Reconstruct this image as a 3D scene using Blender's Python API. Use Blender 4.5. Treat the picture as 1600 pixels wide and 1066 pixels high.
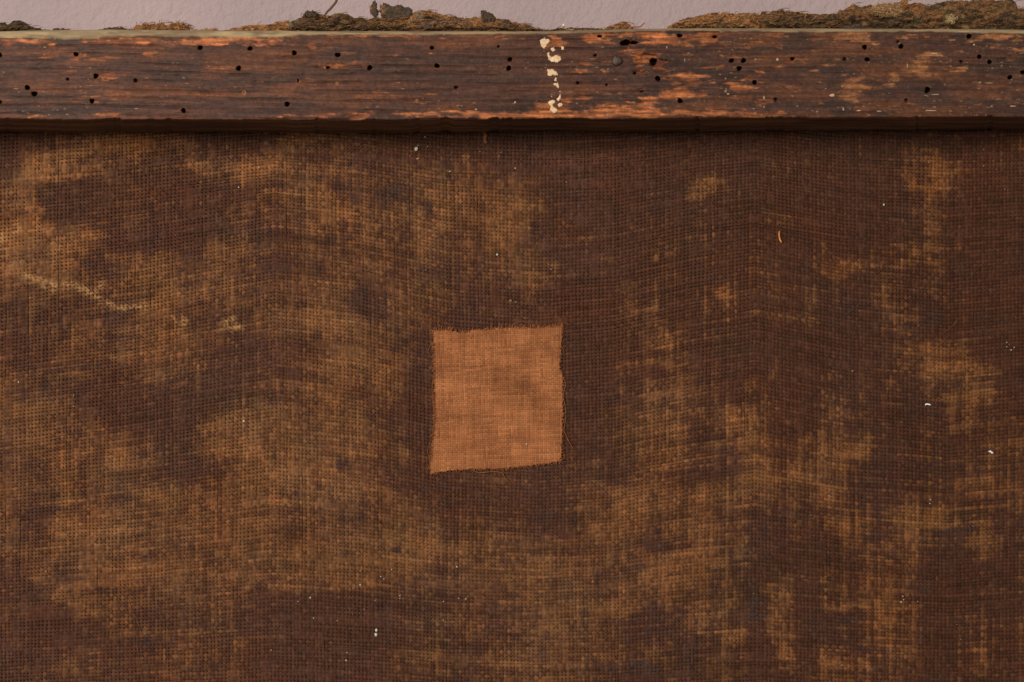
import bpy, math, random
import numpy as np
from mathutils import Vector
random.seed(7)
rng = np.random.default_rng(7)
for o in list(bpy.data.objects):
    bpy.data.objects.remove(o, do_unlink=True)
scene = bpy.context.scene
col = scene.collection

# ------------------------------------------------------------------ camera
S = 0.00025          # metres per photo pixel on the front of the wooden bar
D = 0.45             # camera distance to the front of the bar
cd = bpy.data.cameras.new('camera')
cam = bpy.data.objects.new('camera', cd)
col.objects.link(cam)
cam.location = (0, -D, 0)
cam.rotation_euler = (math.radians(90), 0, 0)
cd.sensor_width = 36
cd.lens = 36 * D / (1600 * S)
cd.clip_start = 0.01
cd.clip_end = 50
scene.camera = cam

# ------------------------------------------------------------------ world, lamps, exposure
w = bpy.data.worlds.new('World')
scene.world = w
w.use_nodes = True
w.node_tree.nodes['Background'].inputs[0].default_value = (1.0, 0.94, 0.9, 1)
w.node_tree.nodes['Background'].inputs[1].default_value = 0.15
scene.view_settings.view_transform = 'Standard'
scene.view_settings.look = 'None'
scene.view_settings.exposure = 0
scene.view_settings.gamma = 1


def area(name, loc, target, size, power, color):
    ld = bpy.data.lights.new(name, 'AREA')
    ld.shape = 'RECTANGLE'
    ld.size, ld.size_y = size
    ld.energy = power
    ld.color = color
    lo = bpy.data.objects.new(name, ld)
    col.objects.link(lo)
    lo.location = loc
    lo.rotation_euler = (Vector(target) - Vector(loc)).to_track_quat('-Z', 'Y').to_euler()
    return lo


area('softbox_key', (-0.85, -1.45, 0.40), (0.0, 0, -0.02), (0.6, 0.65), 29.5, (1.0, 0.95, 0.89))
area('softbox_fill', (0.8, -1.6, 0.30), (0, 0, 0), (0.8, 0.5), 3.5, (1.0, 0.94, 0.88))


# ------------------------------------------------------------------ helpers
def P(px, py, depth=0.0):
    k = S * (1 + depth / D)
    return ((px - 800) * k, depth, (533 - py) * k)


def PV(px, py, depth):
    k = S * (1 + depth / D)
    return np.stack([(px - 800) * k, depth + 0 * px, (533 - py) * k], -1)


def lin(r, g, b):
    f = lambda c: ((c / 255 + 0.055) / 1.055) ** 2.4 if c > 10 else c / 255 / 12.92
    return np.array([f(r), f(g), f(b)])


TAB = rng.random((8, 256, 256)).astype(np.float32)


def vn(x, y, seed=0):
    x = x + 37.13 * seed + 1000
    y = y + 91.7 * seed + 1000
    t = TAB[seed % 8]
    xi = np.floor(x).astype(np.int64)
    yi = np.floor(y).astype(np.int64)
    fx = x - xi
    fy = y - yi
    fx = fx * fx * (3 - 2 * fx)
    fy = fy * fy * (3 - 2 * fy)
    x0 = xi % 256
    x1 = (xi + 1) % 256
    y0 = yi % 256
    y1 = (yi + 1) % 256
    return (t[y0, x0] * (1 - fx) + t[y0, x1] * fx) * (1 - fy) + (t[y1, x0] * (1 - fx) + t[y1, x1] * fx) * fy


def fbm(x, y, seed=0, octv=4, gain=0.5):
    a, s, n = 1.0, 0.0, 0.0
    for k in range(octv):
        s = s + a * vn(x * 2 ** k, y * 2 ** k, seed + k)
        n += a
        a *= gain
    return s / n            # 0..1


def ss(a, b, x):
    t = np.clip((x - a) / (b - a), 0, 1)
    return t * t * (3 - 2 * t)


def mix(a, b, t):
    t = np.asarray(t)[..., None]
    return a * (1 - t) + b * t


def link(name, me, mat, parent=None):
    o = bpy.data.objects.new(name, me)
    col.objects.link(o)
    if mat:
        me.materials.append(mat)
    if parent:
        o.parent = parent
    return o


def mesh_np(name, verts, quads, mat, parent=None, colors=None, smooth=True):
    """quads: (n,4) or (n,3) int array"""
    me = bpy.data.meshes.new(name)
    verts = np.asarray(verts, dtype=np.float32).reshape(-1, 3)
    quads = np.asarray(quads, dtype=np.int32)
    n, k = quads.shape
    me.vertices.add(len(verts))
    me.vertices.foreach_set('co', verts.ravel())
    me.loops.add(n * k)
    me.loops.foreach_set('vertex_index', quads.ravel())
    me.polygons.add(n)
    me.polygons.foreach_set('loop_start', np.arange(0, n * k, k, dtype=np.int32))
    try:
        me.polygons.foreach_set('loop_total', np.full(n, k, dtype=np.int32))
    except Exception:
        pass
    if smooth:
        me.polygons.foreach_set('use_smooth', np.ones(n, dtype=bool))
    me.update(calc_edges=True)
    if colors is not None:
        at = me.color_attributes.new('col', 'FLOAT_COLOR', 'POINT')
        c = np.ones((len(verts), 4), dtype=np.float32)
        c[:, :3] = np.clip(colors.reshape(-1, 3), 0, 1)
        at.data.foreach_set('color', c.ravel())
    return link(name, me, mat, parent)


def grid_quads(nr, nc):
    i = np.arange(nr * nc).reshape(nr, nc)
    return np.stack([i[:-1, :-1], i[1:, :-1], i[1:, 1:], i[:-1, 1:]], -1).reshape(-1, 4)


def material(name, base=None, attr=False, rough=0.85, spec=0.3, nscale=2500, namp=0.25, bump=0.2, bscale=3000, bdist=0.0003, stretch=(1, 1, 1), sheen=0.0):
    m = bpy.data.materials.new(name)
    m.use_nodes = True
    nt = m.node_tree
    b = nt.nodes['Principled BSDF']
    b.inputs['Roughness'].default_value = rough
    b.inputs['Specular IOR Level'].default_value = spec
    if sheen:
        b.inputs['Sheen Weight'].default_value = sheen
    tc = nt.nodes.new('ShaderNodeTexCoord')
    mp = nt.nodes.new('ShaderNodeMapping')
    mp.inputs['Scale'].default_value = stretch
    nt.links.new(tc.outputs['Object'], mp.inputs['Vector'])
    no = nt.nodes.new('ShaderNodeTexNoise')
    no.inputs['Scale'].default_value = nscale
    no.inputs['Detail'].default_value = 3
    nt.links.new(mp.outputs[0], no.inputs['Vector'])
    mr = nt.nodes.new('ShaderNodeMapRange')
    mr.inputs['From Min'].default_value = 0.25
    mr.inputs['From Max'].default_value = 0.75
    mr.inputs['To Min'].default_value = 1 - namp
    mr.inputs['To Max'].default_value = 1 + namp
    nt.links.new(no.outputs[0], mr.inputs[0])
    mul = nt.nodes.new('ShaderNodeVectorMath')
    mul.operation = 'SCALE'
    if attr:
        a = nt.nodes.new('ShaderNodeAttribute')
        a.attribute_name = 'col'
        nt.links.new(a.outputs['Color'], mul.inputs[0])
    else:
        mul.inputs[0].default_value = tuple(base)
    nt.links.new(mr.outputs[0], mul.inputs['Scale'])
    nt.links.new(mul.outputs[0], b.inputs['Base Color'])
    n2 = nt.nodes.new('ShaderNodeTexNoise')
    n2.inputs['Scale'].default_value = bscale
    n2.inputs['Detail'].default_value = 4
    nt.links.new(mp.outputs[0], n2.inputs['Vector'])
    bp = nt.nodes.new('ShaderNodeBump')
    bp.inputs['Strength'].default_value = bump
    bp.inputs['Distance'].default_value = bdist
    nt.links.new(n2.outputs[0], bp.inputs['Height'])
    nt.links.new(bp.outputs[0], b.inputs['Normal'])
    return m


M_canvas = material('old_linen', attr=True, rough=0.8, spec=0.12, nscale=1400, namp=0.32, bump=0.5, bscale=2200, bdist=0.0004)
M_patch = material('patch_linen', attr=True, rough=0.9, spec=0.1, nscale=2200, namp=0.22, bump=0.4, bscale=3500, bdist=0.0003)
M_wood = material('old_wood', attr=True, rough=0.62, spec=0.22, nscale=700, namp=0.2, bump=0.6, bscale=900, bdist=0.0004, stretch=(0.16, 1, 1))
M_fray = material('frayed_cloth', attr=True, rough=0.95, spec=0.1, nscale=1500, namp=0.55, bump=0.9, bscale=1500, bdist=0.0009)
M_fibre = material('linen_fibre', attr=True, rough=0.9, spec=0.1, nscale=900, namp=0.4, bump=0.0)
M_speck = material('white_crumb', attr=True, rough=0.7, spec=0.3, nscale=2000, namp=0.15, bump=0.3)
M_flake = material('dark_paint_crust', attr=True, rough=0.85, spec=0.25, nscale=1800, namp=0.5, bump=1.0, bscale=1300, bdist=0.0008)
M_iron = material('rusty_iron', base=lin(74, 55, 44), rough=0.5, spec=0.6, nscale=1200, namp=0.5, bump=0.8, bscale=1200, bdist=0.0004)
M_iron.node_tree.nodes['Principled BSDF'].inputs['Metallic'].default_value = 0.35
M_drip = material('cream_paint', base=lin(222, 196, 152), rough=0.5, spec=0.4, nscale=900, namp=0.22, bump=0.8, bscale=900, bdist=0.0003)

# plaster wall material: grainy trowelled relief
M_wall = bpy.data.materials.new('plaster')
M_wall.use_nodes = True
nt = M_wall.node_tree
b = nt.nodes['Principled BSDF']
b.inputs['Roughness'].default_value = 0.95
b.inputs['Specular IOR Level'].default_value = 0.1
tc = nt.nodes.new('ShaderNodeTexCoord')
n1 = nt.nodes.new('ShaderNodeTexNoise')
n1.inputs['Scale'].default_value = 14
n1.inputs['Detail'].default_value = 6
nt.links.new(tc.outputs['Object'], n1.inputs['Vector'])
cr = nt.nodes.new('ShaderNodeValToRGB')
cr.color_ramp.elements[0].position = 0.35
cr.color_ramp.elements[0].color = (*lin(168, 149, 147), 1)
cr.color_ramp.elements[1].position = 0.65
cr.color_ramp.elements[1].color = (*lin(176, 156, 153), 1)
nt.links.new(n1.outputs[0], cr.inputs[0])
nt.links.new(cr.outputs[0], b.inputs['Base Color'])
n2 = nt.nodes.new('ShaderNodeTexNoise')
n2.inputs['Scale'].default_value = 330
n2.inputs['Detail'].default_value = 5
n2.inputs['Roughness'].default_value = 0.6
nt.links.new(tc.outputs['Object'], n2.inputs['Vector'])
bp = nt.nodes.new('ShaderNodeBump')
bp.inputs['Strength'].default_value = 0.85
bp.inputs['Distance'].default_value = 0.0012
nt.links.new(n2.outputs[0], bp.inputs['Height'])
nt.links.new(bp.outputs[0], b.inputs['Normal'])

DC = 0.0288      # depth of the canvas plane behind the bar's front
DW = 0.047       # depth of the wall


# ------------------------------------------------------------------ wall (structure)
def build_wall():
    nx, nz = 260, 60
    X, Z = np.meshgrid(np.linspace(-0.75, 0.75, nx), np.linspace(0.75, -0.75, nz))
    Y = DW + 0.0012 * (fbm(X * 25, Z * 25, 2, 4) - 0.5)
    o = mesh_np('wall', np.stack([X, Y, Z], -1), grid_quads(nz, nx), M_wall)
    o['kind'] = 'structure'
    return o


build_wall()

# ------------------------------------------------------------------ the painting seen from behind
root = bpy.data.objects.new('stretched_canvas', None)
root.location = (0, 0, 0)
col.objects.link(root)
root.empty_display_size = 0.02
root['label'] = 'back of an old brown stretched canvas with worm-eaten wooden bar and square linen patch'
root['category'] = 'canvas'

# stain map, 40 photo pixels to a cell, rows from y=220 down (0 dark brown ... 9 pale ochre)
GRID = """
2356665433 4665432223 3322333322 3322234334
3665433556 6545445543 3232223322 3322246333
6433333334 5665545665 5322243642 3223256332
5633443344 4466556656 6333343433 4322246223
7665323345 4455546446 5344334434 2333355322
6664566565 4445545445 6433334334 3354545222
5554556555 5555355444 5322543453 4443545333
4555455444 5576454333 3322453443 4433552332
3455556543 4456643333 3333454332 3332355422
4455345434 4346653333 3323444433 3343456552
5553233345 5555453233 3333455444 3354434663
6655323356 6566532222 3223564465 3454434544
5656654467 6666543333 3333555455 3556334344
5565654346 6766543344 4344354346 5654433454
5554566556 5566554433 4355655655 5553444345
5477755556 6566665444 5446645554 5556466553
5566655455 6566667655 6556645654 3335564353
2656666555 5666656565 6665566553 4344553233
3345555555 3322344445 5666655553 6344652343
3224544444 3333234444 5655435553 5334542333
3345444544 3333245445 5555454353 5353552343
3454434444 3232243445 5654334343 3454542333
"""
rows = [r.replace(' ', '') for r in GRID.strip().split('\n')]
G = np.array([[int(c) for c in r] for r in rows], dtype=np.float32)


def sample_grid(x, y):
    gx = np.clip((x - 20) / 40, 0, G.shape[1] - 1.001)
    gy = np.clip((y - 220) / 40, 0, G.shape[0] - 1.001)
    xi = gx.astype(int)
    yi = gy.astype(int)
    fx = gx - xi
    fy = gy - yi
    fx = fx * fx * (3 - 2 * fx)
    fy = fy * fy * (3 - 2 * fy)
    return (G[yi, xi] * (1 - fx) + G[yi, xi + 1] * fx) * (1 - fy) + (G[yi + 1, xi] * (1 - fx) + G[yi + 1, xi + 1] * fx) * fy


# finer marks: x, y, rx, ry, strength in grid units
LIGHTS = [(833, 936, 6, 3, 3), (834, 945, 6, 3, 3), (862, 955, 9, 2.5, 2.6), (858, 968, 8, 2.5, 2.4), (858, 980, 7, 3, 2.4), (1112, 283, 17, 9, 3.4), (1087, 300, 13, 12, 2.2), (1025, 300, 12, 9, 1.8), (1453, 384, 24, 7, 3.2), (1229, 350, 11, 8, 2.6),
          (1330, 414, 17, 8, 2.4), (1365, 414, 10, 4, 2), (1410, 412, 12, 9, 2.4), (1432, 404, 9, 10, 2), (1485, 350, 20, 6, 2.4), (1470, 290, 25, 6, 2.2),
          (1450, 238, 22, 9, 2.2), (1478, 262, 18, 14, 2), (1425, 292, 8, 8, 2), (510, 497, 34, 9, 2.6), (545, 505, 40, 5, 1.8), (470, 488, 30, 5, 1.6),
          (1057, 674, 10, 12, 2.6), (1055, 642, 14, 9, 2), (1150, 640, 20, 5, 2.4), (1160, 665, 22, 8, 2.6), (1140, 655, 8, 10, 1.6), (1485, 570, 26, 14, 2.4),
          (1500, 545, 6, 20, 2.6), (1540, 577, 22, 5, 2.2), (1430, 520, 22, 5, 2.2), (1388, 462, 12, 10, 2.2), (1422, 497, 9, 9, 1.8), (1530, 610, 18, 6, 2),
          (1330, 648, 24, 6, 2.2), (1260, 690, 12, 8, 1.4), (1318, 728, 12, 7, 2.2), (1348, 690, 8, 12, 2), (1265, 745, 28, 9, 1.8), (1440, 800, 38, 5, 2.2),
          (1480, 814, 60, 3, 2.4), (1400, 812, 20, 10, 1.6), (1350, 855, 26, 12, 1.6), (1555, 760, 26, 6, 2.4), (1500, 763, 12, 8, 1.6), (1555, 851, 8, 8, 2.2),
          (1248, 841, 18, 4, 2.6), (1320, 830, 7, 10, 2.2), (1350, 797, 10, 10, 1.8), (1245, 897, 10, 6, 2.4), (1285, 907, 8, 5, 2.4), (1232, 928, 9, 7, 2),
          (1212, 965, 12, 8, 2), (1225, 1010, 12, 16, 2), (1320, 948, 22, 5, 2.4), (1318, 990, 4, 40, 2.2), (1385, 950, 60, 4, 1.8), (1400, 985, 30, 18, 1.2),
          (1280, 1040, 50, 5, 1.6), (1352, 1042, 10, 8, 2), (1590, 982, 18, 3, 2.4), (1530, 1018, 12, 4, 1.6), (1155, 992, 15, 14, 2.4), (1110, 1038, 14, 9, 2),
          (1090, 960, 20, 16, 1.2), (1023, 886, 10, 7, 2.2), (1070, 872, 16, 6, 2), (965, 920, 20, 8, 1.4), (995, 780, 12, 30, 1.6), (1000, 750, 12, 4, 2),
          (1195, 720, 12, 7, 2.4), (1200, 745, 16, 9, 2), (1060, 690, 8, 20, 1.8), (500, 620, 26, 5, 1.6), (590, 600, 9, 12, 2), (605, 610, 14, 5, 1.6),
          (500, 575, 16, 9, 1.2), (360, 660, 22, 8, 2.6), (335, 665, 16, 5, 2.2), (75, 634, 30, 6, 2), (45, 640, 20, 6, 1.4), (135, 828, 26, 12, 2.4),
          (175, 828, 24, 6, 2.2), (100, 822, 8, 20, 2.2), (103, 775, 6, 20, 2), (250, 778, 12, 6, 2.4), (187, 712, 9, 8, 2.6), (175, 720, 16, 6, 1.4),
          (345, 700, 14, 12, 2), (385, 690, 18, 5, 1.6), (96, 928, 14, 7, 2.4), (50, 905, 18, 9, 2), (132, 960, 20, 5, 2), (106, 1032, 14, 6, 2.8),
          (130, 1018, 12, 7, 2), (240, 982, 14, 6, 2), (187, 988, 14, 6, 1.4), (245, 1024, 10, 6, 1.6), (300, 1036, 14, 6, 1.4), (535, 765, 20, 12, 1.4),
          (560, 765, 20, 8, 1.4), (560, 706, 26, 6, 1.6), (655, 860, 24, 20, 1.6), (600, 850, 12, 14, 1.2), (760, 855, 14, 16, 1.4), (545, 915, 12, 5, 2),
          (770, 343, 12, 5, 2.4), (760, 300, 14, 5, 2), (690, 318, 26, 9, 1.4), (745, 345, 10, 7, 2), (535, 330, 12, 9, 1.6), (570, 360, 16, 5, 1.2),
          (660, 375, 10, 9, 1.8), (530, 250, 8, 6, 1.6), (60, 268, 16, 8, 2.8), (35, 275, 14, 6, 2.2), (105, 240, 14, 10, 2.2), (140, 222, 20, 8, 1.6),
          (200, 218, 14, 7, 2.4), (280, 226, 12, 6, 2.2), (315, 262, 10, 6, 2.2), (378, 275, 8, 12, 2.2), (290, 258, 10, 4, 1.6),
          (5, 300, 7, 4, 4), (19, 300, 4, 3, 4), (35, 300, 6, 4, 4), (52, 300, 4, 4, 3), (35, 322, 10, 7, 2.6), (18, 324, 4, 6, 2.4), (5, 324, 6, 4, 2.4),
          (70, 326, 6, 6, 2.6), (30, 352, 14, 8, 3), (75, 352, 9, 8, 3), (15, 368, 18, 5, 2.8), (60, 362, 16, 4, 2), (145, 368, 24, 5, 2.6), (112, 362, 12, 8, 2),
          (25, 385, 14, 6, 2.6), (28, 415, 16, 8, 2.6), (105, 385, 18, 16, 1.2), (180, 404, 16, 8, 1.6), (240, 400, 34, 7, 1.8), (225, 420, 14, 10, 1.4),
          (350, 396, 26, 14, 1.8), (330, 385, 12, 6, 1.4), (270, 452, 14, 7, 2.4), (245, 478, 8, 12, 2.8), (200, 515, 26, 5, 2), (175, 542, 60, 4, 1.2),
          (190, 556, 50, 4, 1.2), (95, 585, 60, 4, 1.8), (330, 450, 20, 6, 1.6), (273, 524, 18, 5, 1.8), (290, 530, 14, 8, 1.2),
          (860, 420, 10, 4, 2.6), (815, 310, 14, 10, 1.6), (960, 405, 16, 4, 2.4), (1026, 390, 5, 22, 2.4), (1025, 470, 4, 30, 2), (985, 480, 5, 34, 1.8),
          (1140, 460, 16, 6, 2), (1125, 465, 8, 14, 1.2), (1045, 535, 14, 12, 2), (1010, 568, 40, 4, 2), (1022, 480, 10, 5, 1.6), (1030, 616, 22, 4, 2),
          (1250, 590, 30, 4, 1.2), (1335, 575, 8, 5, 2), (1060, 590, 6, 20, 1)]
DARKS = [(562, 465, 20, 14, 2.4), (528, 292, 12, 9, 2.2), (555, 306, 8, 10, 2), (600, 310, 14, 14, 2.4), (628, 295, 14, 9, 2.2), (430, 285, 16, 8, 2),
         (500, 228, 12, 6, 2), (670, 325, 8, 12, 2), (615, 358, 16, 5, 1.6), (508, 380, 7, 6, 1.6), (430, 415, 20, 14, 1.6), (850, 350, 12, 10, 1.2),
         (1460, 500, 16, 14, 2.6), (1480, 460, 10, 8, 1.8), (1420, 510, 10, 6, 2), (1560, 490, 30, 40, 1.4), (1380, 750, 30, 40, 1.4), (1370, 632, 20, 8, 1.4),
         (1300, 860, 70, 26, 1.4), (1280, 800, 18, 5, 2.2), (1515, 823, 10, 10, 2.4), (1480, 830, 22, 7, 2), (1490, 880, 40, 30, 1.4), (1365, 840, 12, 8, 2),
         (1445, 920, 14, 8, 2.2), (1330, 965, 20, 8, 2), (1350, 1015, 16, 6, 2.2), (1290, 985, 30, 30, 1), (1270, 980, 14, 30, 1), (1012, 853, 12, 7, 2.6), (1036, 856, 8, 6, 2.6),
         (1030, 832, 5, 8, 2), (1008, 888, 14, 4, 2.4), (998, 960, 10, 8, 2.4), (1018, 955, 10, 10, 2.4), (1011, 985, 12, 7, 3), (1042, 985, 13, 6, 3),
         (985, 998, 8, 5, 2.6), (1078, 1010, 12, 12, 3), (995, 1040, 14, 12, 2.6), (1015, 1050, 16, 14, 2.6), (955, 1048, 5, 9, 2.8), (940, 1042, 7, 4, 2.4),
         (960, 970, 30, 4, 2), (1075, 1045, 16, 16, 2), (1120, 905, 8, 20, 1.8), (1195, 830, 8, 20, 2.2), (1195, 880, 8, 14, 2.2), (1180, 950, 18, 20, 2),
         (1190, 1000, 20, 60, 1.4), (1145, 975, 8, 12, 1.6), (1060, 960, 8, 12, 1.6), (935, 895, 6, 12, 1.6), (860, 775, 60, 20, 1.2), (850, 815, 45, 14, 1.4),
         (690, 745, 50, 14, 1.4), (670, 765, 40, 10, 1.2), (700, 790, 18, 8, 1.6), (562, 805, 6, 6, 2.6), (584, 803, 4, 5, 2.6), (622, 862, 8, 5, 2.4),
         (642, 864, 5, 5, 2.2), (535, 724, 9, 9, 2), (45, 730, 24, 12, 1), (60, 800, 40, 12, 1.4), (85, 795, 24, 6, 1.4), (195, 780, 18, 8, 2), (240, 755, 12, 10, 1.6),
         (300, 740, 20, 12, 1.6), (40, 575, 30, 12, 1.4), (40, 530, 20, 20, 1.2), (170, 496, 24, 6, 2.2), (150, 540, 14, 5, 2), (140, 570, 26, 8, 1.8), (175, 600, 30, 10, 1.2),
         (220, 640, 60, 24, 1.0), (215, 375, 60, 12, 1), (190, 418, 40, 10, 1.6), (138, 408, 16, 8, 1.6), (115, 400, 10, 8, 1.2), (930, 475, 34, 30, 1), (970, 455, 14, 20, 0.8),
         (1060, 300, 16, 10, 1.4), (960, 280, 22, 16, 1.2), (1400, 400, 10, 8, 1), (1410, 295, 14, 7, 1.6), (1400, 335, 14, 8, 1.6), (1420, 318, 10, 9, 1.4),
         (1190, 505, 24, 10, 1.6), (1133, 580, 7, 4, 2.4), (230, 965, 14, 8, 2), (225, 1000, 18, 9, 2), (170, 925, 36, 5, 1.6), (880, 690, 6, 12, 1), (1525, 505, 20, 8, 1.4)]


def gauss_sum(lst, x, y, out):
    """adds soft ellipses to out, touching only the vertices in their boxes (x, y are 2-D, roughly regular)"""
    xr = x.mean(axis=0)
    yr = y.mean(axis=1)
    for (cx, cy, rx, ry, s) in lst:
        c0, c1 = np.searchsorted(xr, [cx - 3 * rx - 20, cx + 3 * rx + 20])
        r0, r1 = np.searchsorted(yr, [cy - 3 * ry - 75, cy + 3 * ry + 75])
        if c1 <= c0 or r1 <= r0:
            continue
        xx = x[r0:r1, c0:c1]
        yy = y[r0:r1, c0:c1]
        q = ((xx - cx) / rx) ** 2 + ((yy - cy) / ry) ** 2
        out[r0:r1, c0:c1] += s * np.exp(-0.5 * q ** 1.4)


CRACK = [(38, 433), (55, 438), (75, 440), (85, 441)], [(100, 442), (112, 447)], [(118, 450), (135, 460), (150, 467), (158, 472)], \
        [(152, 463), (160, 446)], [(166, 476), (176, 484), (192, 485)], [(194, 482), (212, 480), (226, 481)], [(345, 505), (360, 512), (375, 508)], \
        [(352, 500), (368, 498)], [(0, 372), (14, 366), (26, 360)], [(270, 497), (288, 504)], [(70, 446), (84, 441)]
TOP_SH = None


def cusp(x, y):
    f = np.interp(x, [-300, 0, 200, 430, 560, 700, 840, 960, 1080, 1180, 1320, 1480, 1650, 1900],
                  [-.2, -.9, -.15, 1, .55, -.35, -.65, -.35, .45, .9, 0.1, -.35, .1, .3])
    a = np.interp(y, [100, 200, 330, 500, 680, 850, 1000, 1300], [8, 16, 28, 34, 32, 20, 12, 6])
    return -a * f


def big_relief(x, y):
    """slow bulges of the slack cloth, metres towards the camera"""
    a = np.interp(y, [150, 215, 400, 1200], [0, 0.0002, 1, 1])
    h = 0.0011 * (fbm(x / 260, y / 420, 5, 3) - 0.5) * 2
    h = h + 0.0009 * np.exp(-((x - 430) / 60) ** 2) + 0.0007 * np.exp(-((x - 1190) / 70) ** 2) + 0.0005 * np.exp(-((x - 870) / 30) ** 2)
    h = h + 0.00045 * (fbm(x / 45, y / 90, 1, 2) - 0.5) * 2
    return h * a


def weave_height(U, V, r_w, r_f, amp=0.2, flat=0.32):
    iu = np.round(U)
    fu = U - iu
    iv = np.round(V)
    fv = V - iv
    # thread to either side matters only at the borders
    zw = amp * np.cos(np.pi * (V + iu)) + flat * np.sqrt(np.clip(1 - (fu / r_w) ** 2, 0, 1))
    zf = 0.05 - amp * np.cos(np.pi * (U + iv)) + flat * np.sqrt(np.clip(1 - (fv / r_f) ** 2, 0, 1))
    zw = np.where(np.abs(fu) < r_w, zw, -0.62)
    zf = np.where(np.abs(fv) < r_f, zf, -0.62)
    return np.maximum(zw, zf), zw > zf


PX, PY = 5.95, 5.75
PH = np.array([-0.28, 0.0, 0.28, 0.5])


def build_canvas():
    u = (np.arange(-46, 316)[:, None] + PH[None]).ravel()
    v = (np.arange(27, 212)[:, None] + PH[None]).ravel()
    U, V = np.meshgrid(u, v)
    # thread wander and uneven spacing
    jx = 1.5 * (vn(U * 0.55, V * 0.035, 1) - .5) + 5 * (fbm(U * .05, V * .03, 2, 3) - .5) + 0.9 * (vn(U * .9, V * .3, 6) - .5)
    jy = 1.7 * (vn(U * 0.03, V * 0.6, 3) - .5) + 5 * (fbm(U * .035, V * .05, 4, 3) - .5) + 1.0 * (vn(U * .25, V * .9, 5) - .5)
    X = PX * U + jx + 1.3 * (vn(np.round(U) * 3.1, V * .05, 3) - .5) + .8 * (vn(np.round(U) * 2.1, V * .25, 4) - .5)
    Y = PY * V + jy + 1.3 * (vn(U * .05, np.round(V) * 3.1, 2) - .5) + .8 * (vn(U * .25, np.round(V) * 2.1, 5) - .5)
    Y = Y + cusp(X, Y)
    # thread thickness: per thread and slubs along it
    iu, iv = np.round(U), np.round(V)
    rw = 0.405 + 0.13 * (vn(iu * 1.0, V * 0.16, 4) - .5) + 0.12 * (vn(iu * 3.3, V * .02, 7) - .5)
    rf = 0.425 + 0.13 * (vn(U * 0.16, iv * 1.0, 2) - .5) + 0.12 * (vn(U * .02, iv * 3.3, 3) - .5)
    rw = rw + .03 + .10 * (vn(iu * 7.7, V * .012, 5) - .5) - .05 * ss(.62, .85, vn(iu * 1.9 + 3, V * .05, 3)) + .12 * ss(.72, .9, vn(iu * 2.3, V * .22, 2))
    rf = rf + .025 + .10 * (vn(U * .012, iv * 7.7, 6) - .5) - .06 * ss(.60, .82, vn(U * .045, iv * 1.9 + 3, 1)) + .12 * ss(.72, .9, vn(U * .22, iv * 2.3, 4))
    rf = rf - .03 * ss(250, 330, PY * V) * ss(900, 700, PY * V)
    rw, rf = np.clip(rw, .34, .56), np.clip(rf, .34, .56)
    H, warp = weave_height(U, V, rw, rf)
    clog = fbm(U * .35, V * .35, 6, 3)                      # size and dirt clogging some of the gaps
    floor = H < -0.3
    clog = clog + .35 * (fbm(X / 120, Y / 120, 5, 3) - .5)
    H = np.where(floor, H + 0.30 * ss(.52, .72, clog), H)
    H = H * (0.8 + 0.5 * fbm(U * .09, V * .09, 3, 2))
    H = H + 0.12 * (vn(U * 1.9, V * 1.9, 1) - .5)
    depth = DC - H * 0.00152 * 1.1 - big_relief(X, Y)
    verts = PV(X, Y, depth)

    # ---- colour: stains, each thread takes its share
    wx = 26 * (fbm(X / 34, Y / 34, 1, 3) - .5) + 8 * (vn(X / 5, Y / 5, 3) - .5)
    wy = 26 * (fbm(X / 34, Y / 34, 4, 3) - .5) + 8 * (vn(X / 5, Y / 5, 6) - .5)
    L = sample_grid(X + wx, Y + wy)
    Lg = np.zeros_like(L)
    gauss_sum([(a, b_, c * 1.05, d * 1.05, s * .9) for a, b_, c, d, s in LIGHTS], X + wx * .6, Y + wy * .6, Lg)
    dry = .5 * fbm(X / 26, Y / 3.4, 4, 4, .6) + .5 * fbm(X / 3.6, Y / 22, 6, 4, .6)      # dry streaks along the threads
    L = L + Lg * np.clip(4.2 * (dry - .30), 0, 1.5)
    dk = np.zeros_like(L)
    gauss_sum(DARKS, X + wx * .4, Y + wy * .4, dk)
    dk = dk * np.clip(.2 + 3.2 * (dry - .30), .1, 1.3)
    L = L - dk
    # sharper edged tide lines at the bottom of the canvas
    xe, ye = X + wx * .5, Y + wy * .5
    tide = ss(0, 10, ye - np.interp(xe, [-300, -20, 35, 60, 110, 150, 200, 260], [880, 885, 890, 915, 945, 968, 985, 1200]))
    L = np.where(xe < 260, mix(L[..., None], np.minimum(L, 3.0)[..., None], tide * .6)[..., 0], L)
    tide2 = ss(0, 8, ye - np.interp(xe, [380, 400, 450, 520, 585], [925, 905, 920, 926, 925])) * ss(370, 400, xe) * (1 - ss(584, 600, xe))
    L = mix(L[..., None], np.minimum(L, 2.6)[..., None], tide2 * .85)[..., 0]
    streak_h = vn(U * .07, iv * 1.0, 5) - .5
    streak_v = vn(iu * 1.0, V * .07, 2) - .5
    thr = np.where(warp, vn(iu * 2.1, V * .13, 6), vn(U * .13, iv * 2.1, 7)) - .5
    L = L + 1.2 * np.where(warp, ss(.70, .9, vn(iu * 2.7, V * .06, 1)), ss(.68, .88, vn(U * .06, iv * 2.7, 7)))
    cross = TAB[1][iv.astype(int) % 256, iu.astype(int) % 256] - .5          # each crossing takes stain differently
    cross2 = TAB[2][iv.astype(int) % 256, (iu + warp * 97).astype(int) % 256] - .5
    L = L + 1.5 * streak_h + 1.2 * streak_v + 1.4 * thr + 3.2 * (fbm(X / 15, Y / 13, 2, 5, .65) - .5) + 1.0 * cross + .7 * cross2
    L = L - .55 * ss(840, 960, X) * ss(700, 560, Y) + .15 * ss(1200, 1350, X)
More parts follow.
